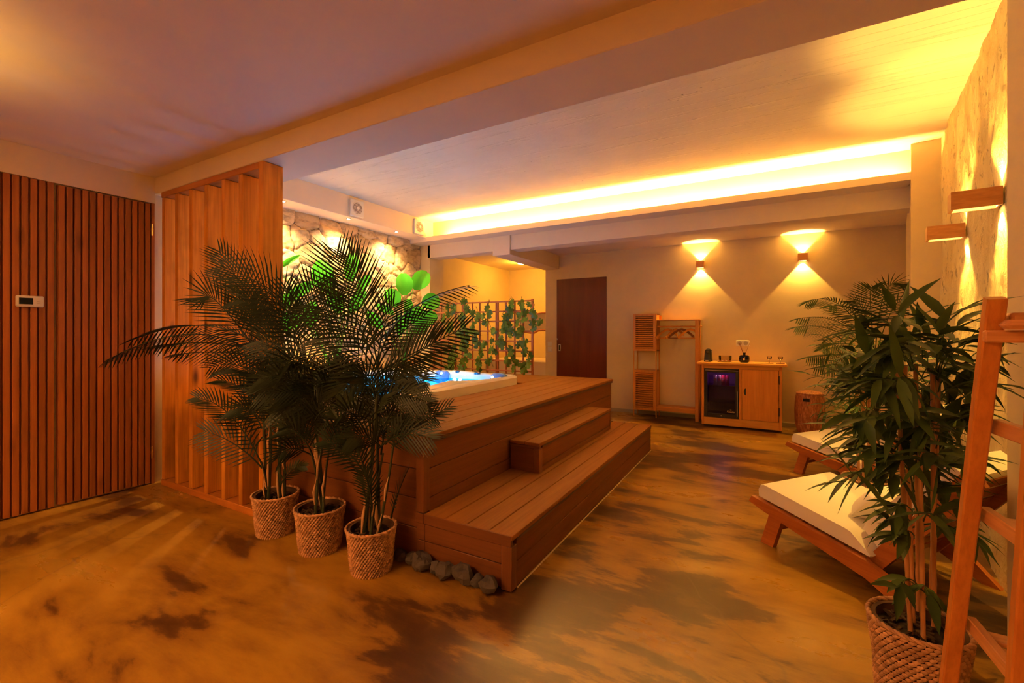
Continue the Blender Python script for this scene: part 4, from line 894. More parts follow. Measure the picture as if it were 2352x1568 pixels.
# ---- loungers
def lounger(label, loc, phi):
    L = thing('sun_lounger', label, 'lounger', (loc.x, loc.y, 0), 'low wooden loungers by the rough wall', -math.radians(phi))
    W = 0.65
    poly = [(-0.085, 0.222), (-0.066, 0.257), (0.517, 0.160), (0.62, 0.118), (0.745, 0.0), (0.68, 0.0), (0.52, 0.078), (0.0, 0.196)]
    for t0 in (0.0, W-0.032):
        MB().prism(poly, ((0, t0, 0), (1, 0, 0), (0, 0, 1)), None, (0, 0.032, 0)).obj('side_rail', M['acacia'], L, world=False)
        b = MB(); b.prism([(-0.035, 0.0), (0.04, 0.0), (0.105, 0.205), (0.03, 0.215)], ((0, t0+(0.033 if t0 == 0 else -0.033), 0), (1, 0, 0), (0, 0, 1)), None, (0, 0.032, 0)); b.obj('leg', M['acacia'], L, world=False)
        bp = [(0.475, 0.125), (0.535, 0.095), (0.90, 0.60), (0.865, 0.65), (0.83, 0.64)]
        MB().prism(bp, ((0, t0+(0.066 if t0 == 0 else -0.066), 0), (1, 0, 0), (0, 0, 1)), None, (0, 0.032, 0)).obj('back_rail', M['acacia'], L, world=False)
    MB().bar((0.03, 0.06, 0.10), (0.03, W-0.06, 0.10), 0.03, 0.022).obj('crossbar', M['acacia'], L, world=False)
    b = MB()
    for i in range(8):
        s = -0.03+i*0.068; z = 0.246-0.165*(s+0.066); b.bar((s, 0.034, z-0.004), (s, W-0.034, z-0.004), 0.055, 0.014)
    b.obj('seat_slats', M['acacia'], L, world=False)
    b = MB()
    for i in range(7):
        t = 0.25+i*0.11; p = Vector((0.43, 0, 0)).lerp(Vector((0.855, 0, 0.62)), t); b.bar((p.x, 0.1, p.z), (p.x, W-0.1, p.z), 0.014, 0.06, (0.58, 0, 0.82))
    b.obj('back_slats', M['acacia'], L, world=False)
    def pad(mb, prof, y0, y1, puff=0.006):
        # prof: closed polygon in (s,z), rounded in y
        n = len(prof); cx = sum(p[0] for p in prof)/n; cz = sum(p[1] for p in prof)/n
        rows = [(y0, 0.93), (y0+0.006, 0.985), (y0+0.02, 1.0), ((y0+y1)/2, 1.0), (y1-0.02, 1.0), (y1-0.006, 0.985), (y1, 0.93)]
        o = len(mb.v)
        for y, k in rows:
            for (s, z) in prof:
                kk = 1-(1-k)*0.12; mb.v.append(Vector((cx+(s-cx)*(1-(1-k)*0.15), y, z-(0.03*(1-k) if z > cz else -0.03*(1-k)))))
        for r in range(len(rows)-1):
            for i in range(n): mb.f.append([o+r*n+i, o+(r+1)*n+i, o+(r+1)*n+(i+1) % n, o+r*n+(i+1) % n])
        mb.f.append([o+i for i in range(n)]); mb.f.append([o+(len(rows)-1)*n+i for i in range(n-1, -1, -1)])
    m = MB(); pad(m, [(-0.045, 0.262), (-0.048, 0.30), (-0.035, 0.326), (-0.015, 0.334), (0.2, 0.298), (0.42, 0.262), (0.445, 0.25), (0.53, 0.175), (0.525, 0.168), (0.2, 0.222)], 0.03, W-0.03)
    m.obj('seat_cushion', M['cushion'], L, True, world=False)
    m = MB(); pad(m, [(0.535, 0.178), (0.455, 0.262), (0.47, 0.30), (0.745, 0.655), (0.77, 0.665), (0.84, 0.615), (0.84, 0.595), (0.56, 0.185)], 0.10, W-0.10)
    m.obj('back_cushion', M['cushion'], L, True, world=False)
    b = MB(); nn_ = 14
    for i in range(nn_+1):
        for j in range(nn_+1):
            a, c = i/nn_*2-1, j/nn_*2-1; th_ = 0.055*((1-a**4)*(1-c**4))**0.5
            for sg in (1,):
                b.v.append(Vector((0.42+0.085*a*0.62+0.0, W/2+0.17*c*(1-0.06*a*a), 0.325+0.085*a*0.75+0.02))+Vector((-0.75, 0, 0.62))*th_)
    o = len(b.v)
    for v in list(b.v): b.v.append(v)
    for i in range(nn_+1):
        for j in range(nn_+1):
            a, c = i/nn_*2-1, j/nn_*2-1; th_ = 0.055*((1-a**4)*(1-c**4))**0.5; b.v[o+i*(nn_+1)+j] = b.v[i*(nn_+1)+j]-Vector((-0.75, 0, 0.62))*2*th_
    for i in range(nn_):
        for j in range(nn_): k = i*(nn_+1)+j; b.f.append([k, k+1, k+nn_+2, k+nn_+1]); b.f.append([o+k, o+k+nn_+1, o+k+nn_+2, o+k+1])
    pl = b.obj('throw_pillow', M['cushion'], None, 'all', world=False); pl.location = (loc.x, loc.y, 0); pl.rotation_euler = (0, 0, -math.radians(phi))
    tag(pl, 'cream cushion leaning at the back of the %s lounger' % ('near' if loc.y < 3.5 else 'far'), 'cushion', 'cushions on the loungers')
    return L
lounger('low wooden lounger with cream mattress, the one nearer the camera', Vector((-0.024, 2.887, 0)), 37.6)
lounger('low wooden lounger with cream mattress, the further one near the hamper', Vector((0.204, 4.487, 0)), 37.6)

# ---- rocks
rk = [(934, 1281, 30), (958, 1292, 26), (988, 1302, 40), (1006, 1321, 28), (1035, 1324, 38), (1062, 1346, 44), (1094, 1353, 32), (1128, 1363, 40)]
ordn = ['first, nearest the palm pot', 'second from the palm pot', 'third from the palm pot', 'fourth from the palm pot', 'fourth from the step corner', 'third from the step corner', 'second from the step corner', 'nearest the step corner']
for k, (u, v, wpx) in enumerate(rk):
    q = at_z(u, v-5, 0); d = q.y*math.cos(YAW)-q.x*math.sin(YAW); r = wpx*d/FPX*0.52
    b = MB().sphere((0, 0, 0), r, 6, (1.05, 0.85, 0.9))
    for v_ in b.v:
        v_ *= 1.05+0.62*noise.noise(v_*17+Vector((k*3.1, 0, 0)))+0.30*noise.noise(v_*45+Vector((k, 5, 0)))
    mz = min(v_.z for v_ in b.v); my = max(v_.y for v_ in b.v)
    o = b.obj('rock', M['rock'], None, False); o.location = (q.x, min(q.y+r*0.6, 1.782-my), -mz-0.001); tag(o, 'rough dark grey rock in front of the step end, '+ordn[k], 'rock', 'dark rocks along the step end')

# ---- woven pots
def basket(parent, c, rt, rb, h, ncol=44):
    b = MB(); n = 72
    pr = [(rb-0.006, 0.004), (rb-0.004, 0.0), (rt-0.008, h-0.004), (rt-0.02, h-0.004), (rt-0.02, h-0.05)]
    b.lathe(pr, c, n, cap0=True).obj('liner', M['weavedark'], parent, True)
    b = MB(); rows = int(h/0.0112)
    for j in range(rows):
        z = (j+0.5)/rows*(h-0.008); r = rb+(rt-rb)*(z/h)+0.002*math.sin(z*30)
        for i in range(ncol):
            a = 2*PI*(i+0.5*(j % 2))/ncol; da = 2*PI/ncol*0.56; hh = 0.0062
            o = len(b.v); K = 5
            for k in range(K+1):
                t = k/K*2-1; aa = a+da*t; tl = 0.0035*t; bul = math.cos(t*PI/2)*0.006; hk = hh*math.sqrt(max(0.03, 1-t*t*0.92))
                for s in (-1, 0, 1): b.v.append(Vector(c)+Vector(((r+bul-(0.004 if s else 0))*math.cos(aa), (r+bul-(0.004 if s else 0))*math.sin(aa), z+tl+s*hk)))
            for k in range(K):
                for s in range(2): q = o+k*3+s; b.f.append([q, q+3, q+4, q+1])
    b.obj('woven_wall', M['weave'], parent, 'all')
    b = MB(); m = 96
    for st_ in range(2):
        b.tube([Vector(c)+Vector(((rt+0.003*math.sin(i*1.3+st_*PI))*math.cos(2*PI*i/m), (rt+0.003*math.sin(i*1.3+st_*PI))*math.sin(2*PI*i/m), h-0.002+0.0035*math.cos(i*1.3+st_*PI))) for i in range(m+1)], 0.0052, 6)
    b.obj('rim_braid', M['weave'], parent, 'all')
    b = MB(); K = 24
    for j in range(9):
        for i in range(K): rr = (rt-0.02)*j/8; b.v.append(Vector(c)+Vector((rr*math.cos(2*PI*i/K), rr*math.sin(2*PI*i/K), h-0.035+0.008*noise.noise(Vector((rr*40*math.cos(2*PI*i/K), rr*40*math.sin(2*PI*i/K), c[0]))))))
    for j in range(8):
        for i in range(K): b.f.append([j*K+i, (j+1)*K+i, (j+1)*K+(i+1) % K, j*K+(i+1) % K])
    b.obj('soil', M['soil'], parent, 'all')
    b = MB(); rd = random.Random(int(c[0]*1000))
    for k in range(60):
        rr, a = (rt-0.028)*math.sqrt(rd.random()), rd.random()*2*PI; p = Vector(c)+Vector((rr*math.cos(a), rr*math.sin(a), h-0.026)); q = Vector((rd.uniform(-1, 1), rd.uniform(-1, 1), rd.uniform(-.3, .4))).normalized()*rd.uniform(.008, .02)
        b.bar(p-q, p+q, rd.uniform(.006, .014), rd.uniform(.003, .006))
    b.obj('bark_chips', M['bark'], parent)

# ---- palm fronds
def bez(p0, pm, p2, t):
    c = pm*2-(p0+p2)*0.5
    return p0*(1-t)**2+c*2*t*(1-t)+p2*t*t
def frond(parent, p0, pm, p2, ln=0.11, n=40, flat=1.0, hang=0.0, mat='palm', start=0.16, wdt=0.0032, name='frond', droop=0.35, seed=0):
    """flat=1: leaflets spread in the plane seen from the camera side; flat=0: spread horizontally"""
    rd = random.Random(seed); mb = MB()
    L = [bez(p0, pm, p2, i/16) for i in range(17)]
    mb.tube(L, [0.0045*(1-0.75*i/16)+0.0006 for i in range(17)], 5)
    tot = sum((L[i+1]-L[i]).length for i in range(16))
    n = max(14, int(tot*(1-start)/(0.0225 if mat == 'palm' else 0.028))); wdt = 0.0044 if mat == 'palm' else wdt*0.75
    for i in range(n):
        t = start+(1-start)*(i+0.5)/n; p = bez(p0, pm, p2, t); T = (bez(p0, pm, p2, min(1, t+.02))-bez(p0, pm, p2, max(0, t-.02))).normalized()
        V = (p-Vector((0, 0, H))).normalized()
        s1 = T.cross(V).normalized(); s0 = T.cross(Vector((0, 0, 1)))
        s0 = s0.normalized() if s0.length > 0.05 else s1
        if s0.dot(s1) < 0: s0 = -s0
        S = (s1*flat+s0*(1-flat)).normalized(); U = S.cross(T).normalized()
        if U.z < 0: U = -U
        ta = (t-start)/(1-start)
        l = ln*(0.45+0.95*math.sin(PI*(0.12+0.80*ta))**0.8)*rd.uniform(.92, 1.06)
        if ta > 0.9: l *= 1-(ta-0.9)*3
        al = math.radians(62-34*ta)
        for sg in (1, -1):
            D = (T*math.cos(al+rd.uniform(-.05, .05))+S*sg*math.sin(al)+U*(0.25-hang*0.6)+Vector((0, 0, -hang*0.7))).normalized()
            W_ = D.cross(U).normalized(); w0 = wdt*rd.uniform(.85, 1.15)
            o = len(mb.v); q = p.copy(); dirv = D.copy()
            for k, (tt, ww) in enumerate(((0, .35), (.3, 1.0), (.65, .8), (1.0, 0.0))):
                if k: dirv = (dirv+Vector((0, 0, -1))*droop*0.28+T*0.08).normalized(); q = q+dirv*l*(tt-pt_)
                pt_ = tt
                if ww > 0: mb.v += [q-W_*w0*ww, q+W_*w0*ww]
                else: mb.v.append(q)
            mb.f += [[o, o+1, o+3, o+2], [o+2, o+3, o+5, o+4], [o+4, o+5, o+6]]
    return mb.obj(name, M[mat], parent)
def palm(label, u, v_rim, d, rt, rb, h, stems, fronds, seed):
    c = at_z(u, v_rim, 0.0); a = (u-1176)/FPX; cpos = Vector((0, 0, 0))+Fv*d+Rv*d*a; cpos.z = 0
    t = thing('potted_palm', label, 'potted plant', cpos, 'three potted palms beside the pine partition')
    basket(t, (cpos.x, cpos.y, 0), rt, rb, h)
    rd = random.Random(seed)
    for (u0, v0, u1, v1, dd, r) in stems:
        p0 = cpos+Vector(((u0-u)/FPX*d, 0.0+rd.uniform(-.05, .05), h-0.04)); p0 = p0 if True else p0
        p1 = at(u1, v1, d+dd); pmid = p0.lerp(p1, 0.5)+Vector((rd.uniform(-.02, .02), 0, 0))
        L = [bez(p0, pmid, p1, i/8) for i in range(9)]
        MB().tube(L, [r*(1-0.045*i) for i in range(9)], 8).obj('stem', M['palmstem'], t, True)
        sb = MB()
        for k in range(2):
            i = rd.choice([0, 1, 2, 3]); a_, b_ = L[i]+Vector((rd.uniform(-.004, .004), -r*0.9, 0)), L[i+2]+Vector((rd.uniform(-.006, .006), -r*1.1, 0)); m_ = (a_+b_)/2+Vector((rd.uniform(-.006, .006), -.006, 0)); sb.tube([a_, m_, b_], [r*0.35, r*0.75, 0.001], 6)
        sb.obj('dry_sheath', M['sheath'], t, True)
    for k, fr_ in enumerate(fronds):
        (a0, b0, d0), (a1, b1, d1), (a2, b2, d2) = fr_[:3]; kw = fr_[3] if len(fr_) > 3 else {}
        frond(t, at(a0, b0, d+d0), at(a1, b1, d+d1), at(a2, b2, d+d2), seed=seed*100+k, **kw)
    return t
def rand_fronds(rd, cnt, box, d, up=0.7, size=(90, 190), **kw):
    out = []
    for _ in range(cnt):
        u = rd.uniform(box[0], box[1]); v = rd.uniform(box[2], box[3]); s = rd.uniform(*size); an = rd.uniform(-1.25, 1.25)
        du, dv = math.sin(an)*s, -math.cos(an)*s*up; dd = rd.uniform(-.22, .16)
        out.append(((u, v, 0), (u+du*0.45, v+dv*0.62, dd*0.5), (u+du, v+dv*0.92+abs(du)*0.18, dd), dict(flat=rd.uniform(.5, 1), hang=rd.uniform(0, .4), **kw)))
    return out
rA = random.Random(3)
B3 = dict(ln=0.175, n=44, flat=1.0, wdt=0.0055)
palm('potted palm in a woven basket, nearest the steps of the three palms', 853, 1207, 2.27, 0.121, 0.096, 0.22,
     [(845, 1200, 868, 850, 0, 0.011), (862, 1200, 866, 900, .03, 0.010), (838, 1200, 826, 1085, -.03, 0.008), (880, 1200, 905, 1010, 0, 0.008), (868, 1200, 880, 1040, .03, 0.008), (850, 1200, 850, 960, .02, .008)],
     [((866, 838, 0), (815, 720, -.02), (772, 582, -.02), dict(ln=.20, n=46, wdt=.006)),
      ((868, 845, .03), (838, 700, .06), (800, 590, .08), dict(ln=.17, n=40)),
      ((866, 850, 0), (930, 722, .02), (1078, 655, .05), dict(ln=.12, n=46, flat=.25, hang=.45)),
      ((867, 845, 0), (915, 772, .06), (975, 727, .12), dict(ln=.11, n=34, flat=.9)),
      ((868, 855, 0), (955, 808, .0), (1068, 752, .02), dict(ln=.15, n=44, flat=.95)),
      ((868, 860, 0), (940, 822, -.05), (1000, 785, -.05), dict(ln=.15, n=36, flat=1)),
      ((864, 850, 0), (800, 762, -.02), (742, 705, -.02), B3), ((862, 856, 0), (800, 805, .02), (742, 775, .04), B3),
      ((864, 862, 0), (820, 870, -.05), (775, 905, -.08), dict(ln=.12, n=30, hang=.2)), ((868, 862, 0), (905, 850, .0), (950, 862, 0), dict(ln=.12, n=30, hang=.1)),
      ((866, 845, .0), (880, 760, .1), (905, 700, .15), dict(ln=.14, n=36)),
      ((885, 1020, 0), (935, 965, 0), (984, 921, .02), dict(ln=.085, n=30)), ((900, 1028, 0), (962, 978, 0), (1034, 932, .02), dict(ln=.08, n=34, flat=.6)),
      ((872, 1000, 0), (905, 935, 0), (945, 880, 0), dict(ln=.12, n=30)), ((880, 1010, 0), (870, 940, .05), (850, 890, .05), dict(ln=.11, n=28)),
      ((845, 1100, -.03), (800, 1040, -.06), (748, 1012, -.08), dict(ln=.10, n=32, flat=.7)), ((846, 1110, -.05), (828, 1050, -.08), (800, 1010, -.1), dict(ln=.09, n=28)),
      ((855, 1190, -.02), (850, 1130, -.06), (833, 1082, -.08), dict(ln=.07, n=22)), ((898, 1190, 0), (915, 1130, .02), (940, 1072, .03), dict(ln=.05, n=26, flat=.1))]
     + rand_fronds(rA, 12, (845, 880, 880, 1050), 0, .7, (90, 160), ln=.11, n=30), 1)
palm('potted palm in a woven basket, middle one of the three palms', 735, 1170, 2.485, 0.130, 0.103, 0.235,
     [(722, 1160, 703, 830, 0, .011), (735, 1160, 712, 900, .02, .010), (745, 1160, 752, 960, 0, .009), (755, 1160, 760, 1010, .03, .008), (728, 1160, 715, 1040, -.03, .008)],
     [((702, 835, 0), (640, 690, -.02), (505, 612, -.03), dict(ln=.17, n=50, flat=.85)), ((700, 830, 0), (632, 722, -.05), (545, 682, -.08), dict(ln=.16, n=42)),
      ((704, 830, 0), (700, 735, .02), (725, 645, .05), dict(ln=.16, n=40)), ((705, 832, 0), (738, 735, -.02), (770, 668, -.03), dict(ln=.17, n=40)),
      ((704, 835, 0), (672, 750, .05), (655, 655, .05), dict(ln=.14, n=38)), ((706, 838, 0), (760, 790, .02), (792, 860, .02), dict(ln=.13, n=34, hang=.1)),
      ((703, 838, 0), (650, 800, 0), (600, 780, .0), dict(ln=.14, n=34)), ((705, 845, 0), (735, 850, -.05), (760, 900, -.06), dict(ln=.13, n=30)),
      ((702, 845, 0), (670, 830, -.08), (640, 850, -.1), dict(ln=.12, n=30)),
      ((712, 910, 0), (660, 870, -.1), (598, 868, -.15), dict(ln=.13, n=34)), ((714, 915, 0), (740, 870, 0), (790, 840, .0), dict(ln=.12, n=34)),
      ((752, 970, 0), (770, 900, .02), (785, 850, .02), dict(ln=.13, n=32)), ((720, 1050, -.02), (690, 1000, -.08), (650, 985, -.1), dict(ln=.12, n=30)),
      ((758, 1015, 0), (790, 960, .02), (835, 935, .03), dict(ln=.11, n=30)), ((716, 1045, 0), (670, 1030, -.1), (640, 1050, -.14), dict(ln=.09, n=24))]
     + rand_fronds(rA, 17, (705, 765, 900, 1060), 0, .7, (90, 170), ln=.13, n=32), 2)
palm('potted palm in a woven basket, furthest back against the pine partition', 633, 1140, 2.69, 0.126, 0.099, 0.235,
     [(612, 1130, 606, 950, 0, .009), (625, 1130, 622, 880, .0, .010), (640, 1130, 650, 840, 0, .011), (650, 1130, 655, 960, .02, .009), (616, 1130, 600, 1060, -.02, .007)],
     [((575, 800, 0), (565, 690, 0), (503, 575, -.02), dict(ln=.15, n=44)), ((640, 850, 0), (590, 760, 0), (572, 690, 0), dict(ln=.12, n=24, start=.5)),
      ((620, 850, 0), (520, 715, -.04), (472, 682, -.06), dict(ln=.15, n=40)), ((640, 850, 0), (505, 752, -.1), (300, 782, -.14), dict(ln=.13, n=54, flat=.3, hang=.3)),
      ((635, 860, 0), (470, 768, -.15), (243, 828, -.22), dict(ln=.12, n=60, flat=.2, hang=.55)), ((648, 850, 0), (545, 812, -.05), (392, 815, -.08), dict(ln=.10, n=48, flat=.35, hang=.45)),
      ((640, 860, 0), (545, 795, -.1), (345, 795, -.1), dict(ln=.12, n=50, flat=.4, hang=.5)),
      ((615, 870, 0), (612, 780, .02), (605, 725, .02), dict(ln=.13, n=34)), ((650, 850, 0), (640, 760, 0), (668, 700, 0), dict(ln=.13, n=34)),
      ((606, 955, 0), (558, 895, -.02), (503, 873, -.04), dict(ln=.10, n=34, flat=.5)), ((612, 950, 0), (570, 850, .02), (480, 845, .02), dict(ln=.13, n=40)),
      ((607, 1080, 0), (535, 960, -.02), (450, 912, -.03), dict(ln=.10, n=44, flat=.75)), ((602, 1075, 0), (542, 1022, .0), (470, 990, .0), dict(ln=.13, n=40, hang=.15)),
      ((650, 965, 0), (690, 900, 0), (725, 870, 0), dict(ln=.12, n=30)), ((650, 1000, 0), (690, 950, -.05), (740, 960, -.06), dict(ln=.10, n=28)),
      ((640, 1120, 0), (670, 1080, -.02), (700, 1070, -.02), dict(ln=.05, n=20))]
     + rand_fronds(rA, 19, (600, 665, 880, 1020), 0, .7, (90, 180), ln=.135, n=34), 3)

# ---- broad-leaf plants at the stone wall
def paddle(mb, c, size_w, size_h, ang, bend=0.12, n=8, nrm=(0.8, -0.6, 0.15)):
    nv = Vector(nrm).normalized(); X = nv.cross(Vector((0, 0, 1))).normalized(); X = X if X.dot(Rv) > 0 else -X; Y = X.cross(nv); Y = Y if Y.z > 0 else -Y
    ca, sa = math.cos(ang), math.sin(ang); A = X*ca-Y*sa; B = X*sa+Y*ca; base = Vector(c)-B*size_h*0.5
    o = len(mb.v)
    for i in range(n+1):
        t = i/n; wv = size_w*0.5*(math.sin(PI*min(1, (t*0.94+0.03)))**0.55)
        for s in (-1, -.5, 0, .5, 1): mb.v.append(base+B*size_h*t+A*wv*s+nv*(abs(s)*wv*0.35-bend*size_h*(t-0.4)**2*2+0.004*math.sin(t*40)*abs(s)))
    for i in range(n):
        for s in range(4): k = o+i*5+s; mb.f.append([k, k+1, k+6, k+5])
    return base
def broad_plant(label, foot, leaves):
    t = thing('broad_leaf_plant', label, 'plant', foot, 'broad-leaved plants at the stone wall')
    MB().lathe([(0.05, 0.0), (0.065, 0.11), (0.06, 0.11), (0.055, 0.09), (0.0, 0.09)], foot, 24, cap0=True).obj('pot', M['black'], t, True)
    for (u, v, w_, h_, ang, x) in leaves:
        c = at_x(u, v, x); d = (c.y*math.cos(YAW)-c.x*math.sin(YAW)); mb = MB(); base = paddle(mb, c, w_*d/FPX*1.05, h_*d/FPX, math.radians(ang))
        lf = mb.obj('leaf', M['banana'], t, 'all')
        f0 = Vector(foot)+Vector((random.uniform(-.02, .02), random.uniform(-.02, .02), 0.09)); m_ = f0.lerp(base, 0.5)+Vector((0, 0, 0.08))
        MB().tube([bez(f0, m_, base, i/8) for i in range(9)], [0.006-0.0004*i for i in range(9)], 6).obj('leaf_stalk', M['banana'], lf, True)
broad_plant('broad-leaved plant in the corner behind the hot tub, right of the palms', Vector((-4.17, 4.45, 0.662)),
    [(928, 652, 38, 52, 0, -4.12), (966, 643, 38, 54, 42, -4.02), (901, 683, 36, 44, -28, -4.14), (990, 693, 38, 44, 70, -3.95), (986, 729, 30, 40, 80, -3.9), (958, 724, 34, 44, 25, -4.0), (884, 710, 18, 44, -62, -4.12), (938, 712, 22, 56, 5, -4.1), (860, 735, 26, 50, -40, -4.14), (920, 745, 26, 44, 8, -4.05), (968, 752, 26, 40, 60, -4.0)])
broad_plant('broad-leaved plant against the stone wall behind the middle palm', Vector((-4.17, 3.35, 0.662)),
    [(742, 632, 46, 76, -8, -4.12), (808, 612, 32, 70, 8, -4.14), (690, 668, 26, 78, 52, -4.05), (664, 600, 12, 56, 52, -4.1), (770, 690, 34, 60, -20, -4.1), (822, 690, 30, 60, 30, -4.1), (715, 720, 34, 60, 10, -4.08), (836, 650, 22, 50, 35, -4.13)])
broad_plant('broad-leaved plant half hidden by the pine partition post', Vector((-4.17, 2.5, 0.662)),
    [(660, 690, 26, 60, 30, -4.0), (668, 740, 34, 60, 60, -4.0), (655, 740, 30, 50, 20, -4.05)])

# ---- bamboo plants
def bleaf(mb, p, D, l, w_, rd, droop=0.25):
    D = Vector(D).normalized(); U = Vector((rd.uniform(-.4, .4), rd.uniform(-.4, .4), 1)); U = (U-D*U.dot(D)); U = U.normalized() if U.length > .05 else Vector((1, 0, 0)); S = D.cross(U)
    o = len(mb.v); q = Vector(p); dv = D.copy(); pt_ = 0
    for k, (t, ww) in enumerate(((0, .12), (.18, .8), (.42, 1), (.72, .62), (1, 0.03))):
        if k: dv = (dv+Vector((0, 0, -droop*0.22))).normalized(); q = q+dv*l*(t-pt_)
        pt_ = t; Uo = U*w_*0.18*ww
        mb.v += [q-S*w_*ww*0.5+Uo, q, q+S*w_*ww*0.5+Uo]
    for k in range(4):
        for s in (0, 1): a = o+k*3+s; mb.f.append([a, a+1, a+4, a+3])
def spray(parent, p0, p1, rd, n=8, l=0.13, w_=0.022, name='leaf_spray'):
    mb = MB(); p0, p1 = Vector(p0), Vector(p1); T = (p1-p0); mid = (p0+p1)/2+Vector((0, 0, 0.02))
    tw = MB().tube([bez(p0, mid, p1, i/5) for i in range(6)], [0.0022-0.0002*i for i in range(6)], 5); mb.v += tw.v; mb.f += tw.f
    for i in range(n):
        t = 0.35+0.65*(i/(n-1)); p = bez(p0, mid, p1, t); a = T.normalized()
        side = Vector((rd.uniform(-1, 1), rd.uniform(-1, 1), rd.uniform(-.9, .35))).normalized()
        D = a*(0.75 if t < .95 else 1.2)+side*0.85; bleaf(mb, p, D, l*rd.uniform(.7, 1.2), w_*rd.uniform(.8, 1.15), rd, 0.5)
    return mb.obj(name, M['bambooleaf'], parent, 'all')
cpos = Vector((0.415, 1.868, 0))
bp = thing('potted_bamboo', 'tall artificial bamboo in a woven basket behind the ladder shelf', 'potted plant', cpos)
basket(bp, (cpos.x, cpos.y, 0), 0.124, 0.098, 0.285, 40)
rd = random.Random(21)
canes = [(2092, 1447, 2060, 850, .0), (2097, 1440, 2078, 840, .05), (2110, 1430, 2103, 835, .08), (2121, 1462, 2110, 900, -.03), (2146, 1447, 2142, 845, .03), (2137, 1440, 2157, 840, .08)]
for (u0, v0, u1, v1, dd) in canes:
    p0 = at(u0, v0, 1.41+dd); p0.z = 0.25; p1 = at(u1, v1, 1.44+dd); b = MB(); pts = []; rr = []
    for i in range(31):
        pts.append(p0.lerp(p1, i/30)); rr.append(0.0064+(0.0012 if i % 5 == 0 else 0))
    b.tube(pts, rr, 10); b.obj('cane', M['cane'], bp, True)
anch = [ # u,v (tip), u,v (root), depth offset, n, len
 (2045, 690, 2095, 800, -.05, 9, .14), (2020, 720, 2095, 810, 0, 9, .14), (1960, 735, 2080, 830, .05, 9, .13), (2190, 690, 2150, 850, 0, 10, .14), (2215, 715, 2155, 850, .05, 9, .13), (2160, 740, 2150, 850, -.1, 9, .12),
 (2240, 760, 2160, 860, 0, 9, .12), (2110, 730, 2120, 840, .1, 8, .12), (2075, 770, 2098, 850, -.1, 9, .13), (2020, 780, 2095, 850, -.12, 9, .14), (1965, 800, 2085, 870, -.05, 9, .13), (1930, 790, 2070, 870, .1, 9, .12),
 (2055, 860, 2100, 900, -.2, 8, .16), (1990, 865, 2095, 900, -.12, 9, .15), (1935, 905, 2090, 930, -.02, 10, .13), (1920, 950, 2090, 960, 0, 10, .13), (1960, 960, 2095, 980, -.1, 9, .13), (2010, 950, 2098, 985, .1, 9, .12),
 (2250, 820, 2160, 880, .05, 9, .12), (2225, 880, 2160, 920, 0, 9, .12), (2250, 930, 2160, 960, .05, 9, .12), (2300, 820, 2165, 900, .1, 9, .12), (2320, 870, 2170, 930, .15, 8, .12), (2190, 790, 2155, 870, -.08, 8, .11),
 (2080, 930, 2105, 990, -.12, 9, .13), (2130, 960, 2120, 1020, -.1, 8, .12), (2180, 950, 2150, 1030, 0, 9, .12), (1900, 1000, 2095, 1030, .05, 9, .12), (1965, 1030, 2098, 1060, .0, 9, .12), (2040, 1040, 2100, 1080, -.05, 8, .12),
 (2160, 1030, 2120, 1090, -.15, 8, .14), (2200, 1060, 2150, 1100, 0, 9, .12), (2170, 1110, 2130, 1160, .1, 10, .12), (2110, 1120, 2110, 1170, .12, 8, .11), (2080, 1080, 2100, 1130, .1, 8, .11),
 (1925, 1110, 2000, 1090, -.08, 6, .13), (1990, 1090, 2090, 1110, -.02, 8, .11), (2020, 1190, 2095, 1200, 0, 9, .11), (2040, 1160, 2100, 1180, -.05, 8, .11), (2060, 1240, 2100, 1230, -.05, 7, .10), (2180, 1200, 2140, 1230, .1, 9, .12),
 (2150, 1180, 2120, 1200, -.15, 6, .14), (2050, 1350, 2105, 1340, -.05, 7, .10), (2140, 1370, 2110, 1350, -.1, 5, .11), (2240, 1150, 2160, 1170, .12, 9, .12), (2260, 1230, 2170, 1220, .25, 10, .13), (2270, 1050, 2170, 1080, .2, 9, .12),
 (2180, 860, 2155, 900, .12, 8, .12), (2120, 880, 2120, 930, .15, 8, .11), (2010, 830, 2090, 880, .15, 9, .11), (1950, 860, 2080, 900, .2, 9, .11), (2300, 700, 2180, 850, .2, 5, .12), (2330, 760, 2190, 860, .22, 6, .12),
 (2190, 1000, 2150, 1060, .2, 9, .12), (2210, 1110, 2160, 1150, .22, 10, .12), (2140, 1060, 2120, 1120, .2, 9, .12), (1890, 880, 2060, 900, .15, 8, .11), (2130, 800, 2130, 850, .2, 9, .11)]
rq = random.Random(77)
for _ in range(24):
    cu, cv, ru, rv = rq.choice(((1985, 800, 90, 90), (1990, 900, 95, 80), (2060, 780, 60, 80), (2190, 900, 70, 90), (2000, 990, 90, 60), (2200, 1110, 60, 90), (2080, 1100, 60, 60)))
    u, v = cu+rq.uniform(-1, 1)*ru, cv+rq.uniform(-1, 1)*rv; anch.append((u, v, 2105+(u-2105)*0.25, v+rq.uniform(20, 90), rq.uniform(-.02, .3), 9, .125))
for (u, v, ur, vr, dd, n, l) in anch:
    p1 = at(u+(ur-u)*0.22, v+(vr-v)*0.22, 1.42+dd); p0 = at(ur, vr, 1.44+dd*0.3)
    spray(bp, p0, p1, rd, n, l*1.02, 0.029)
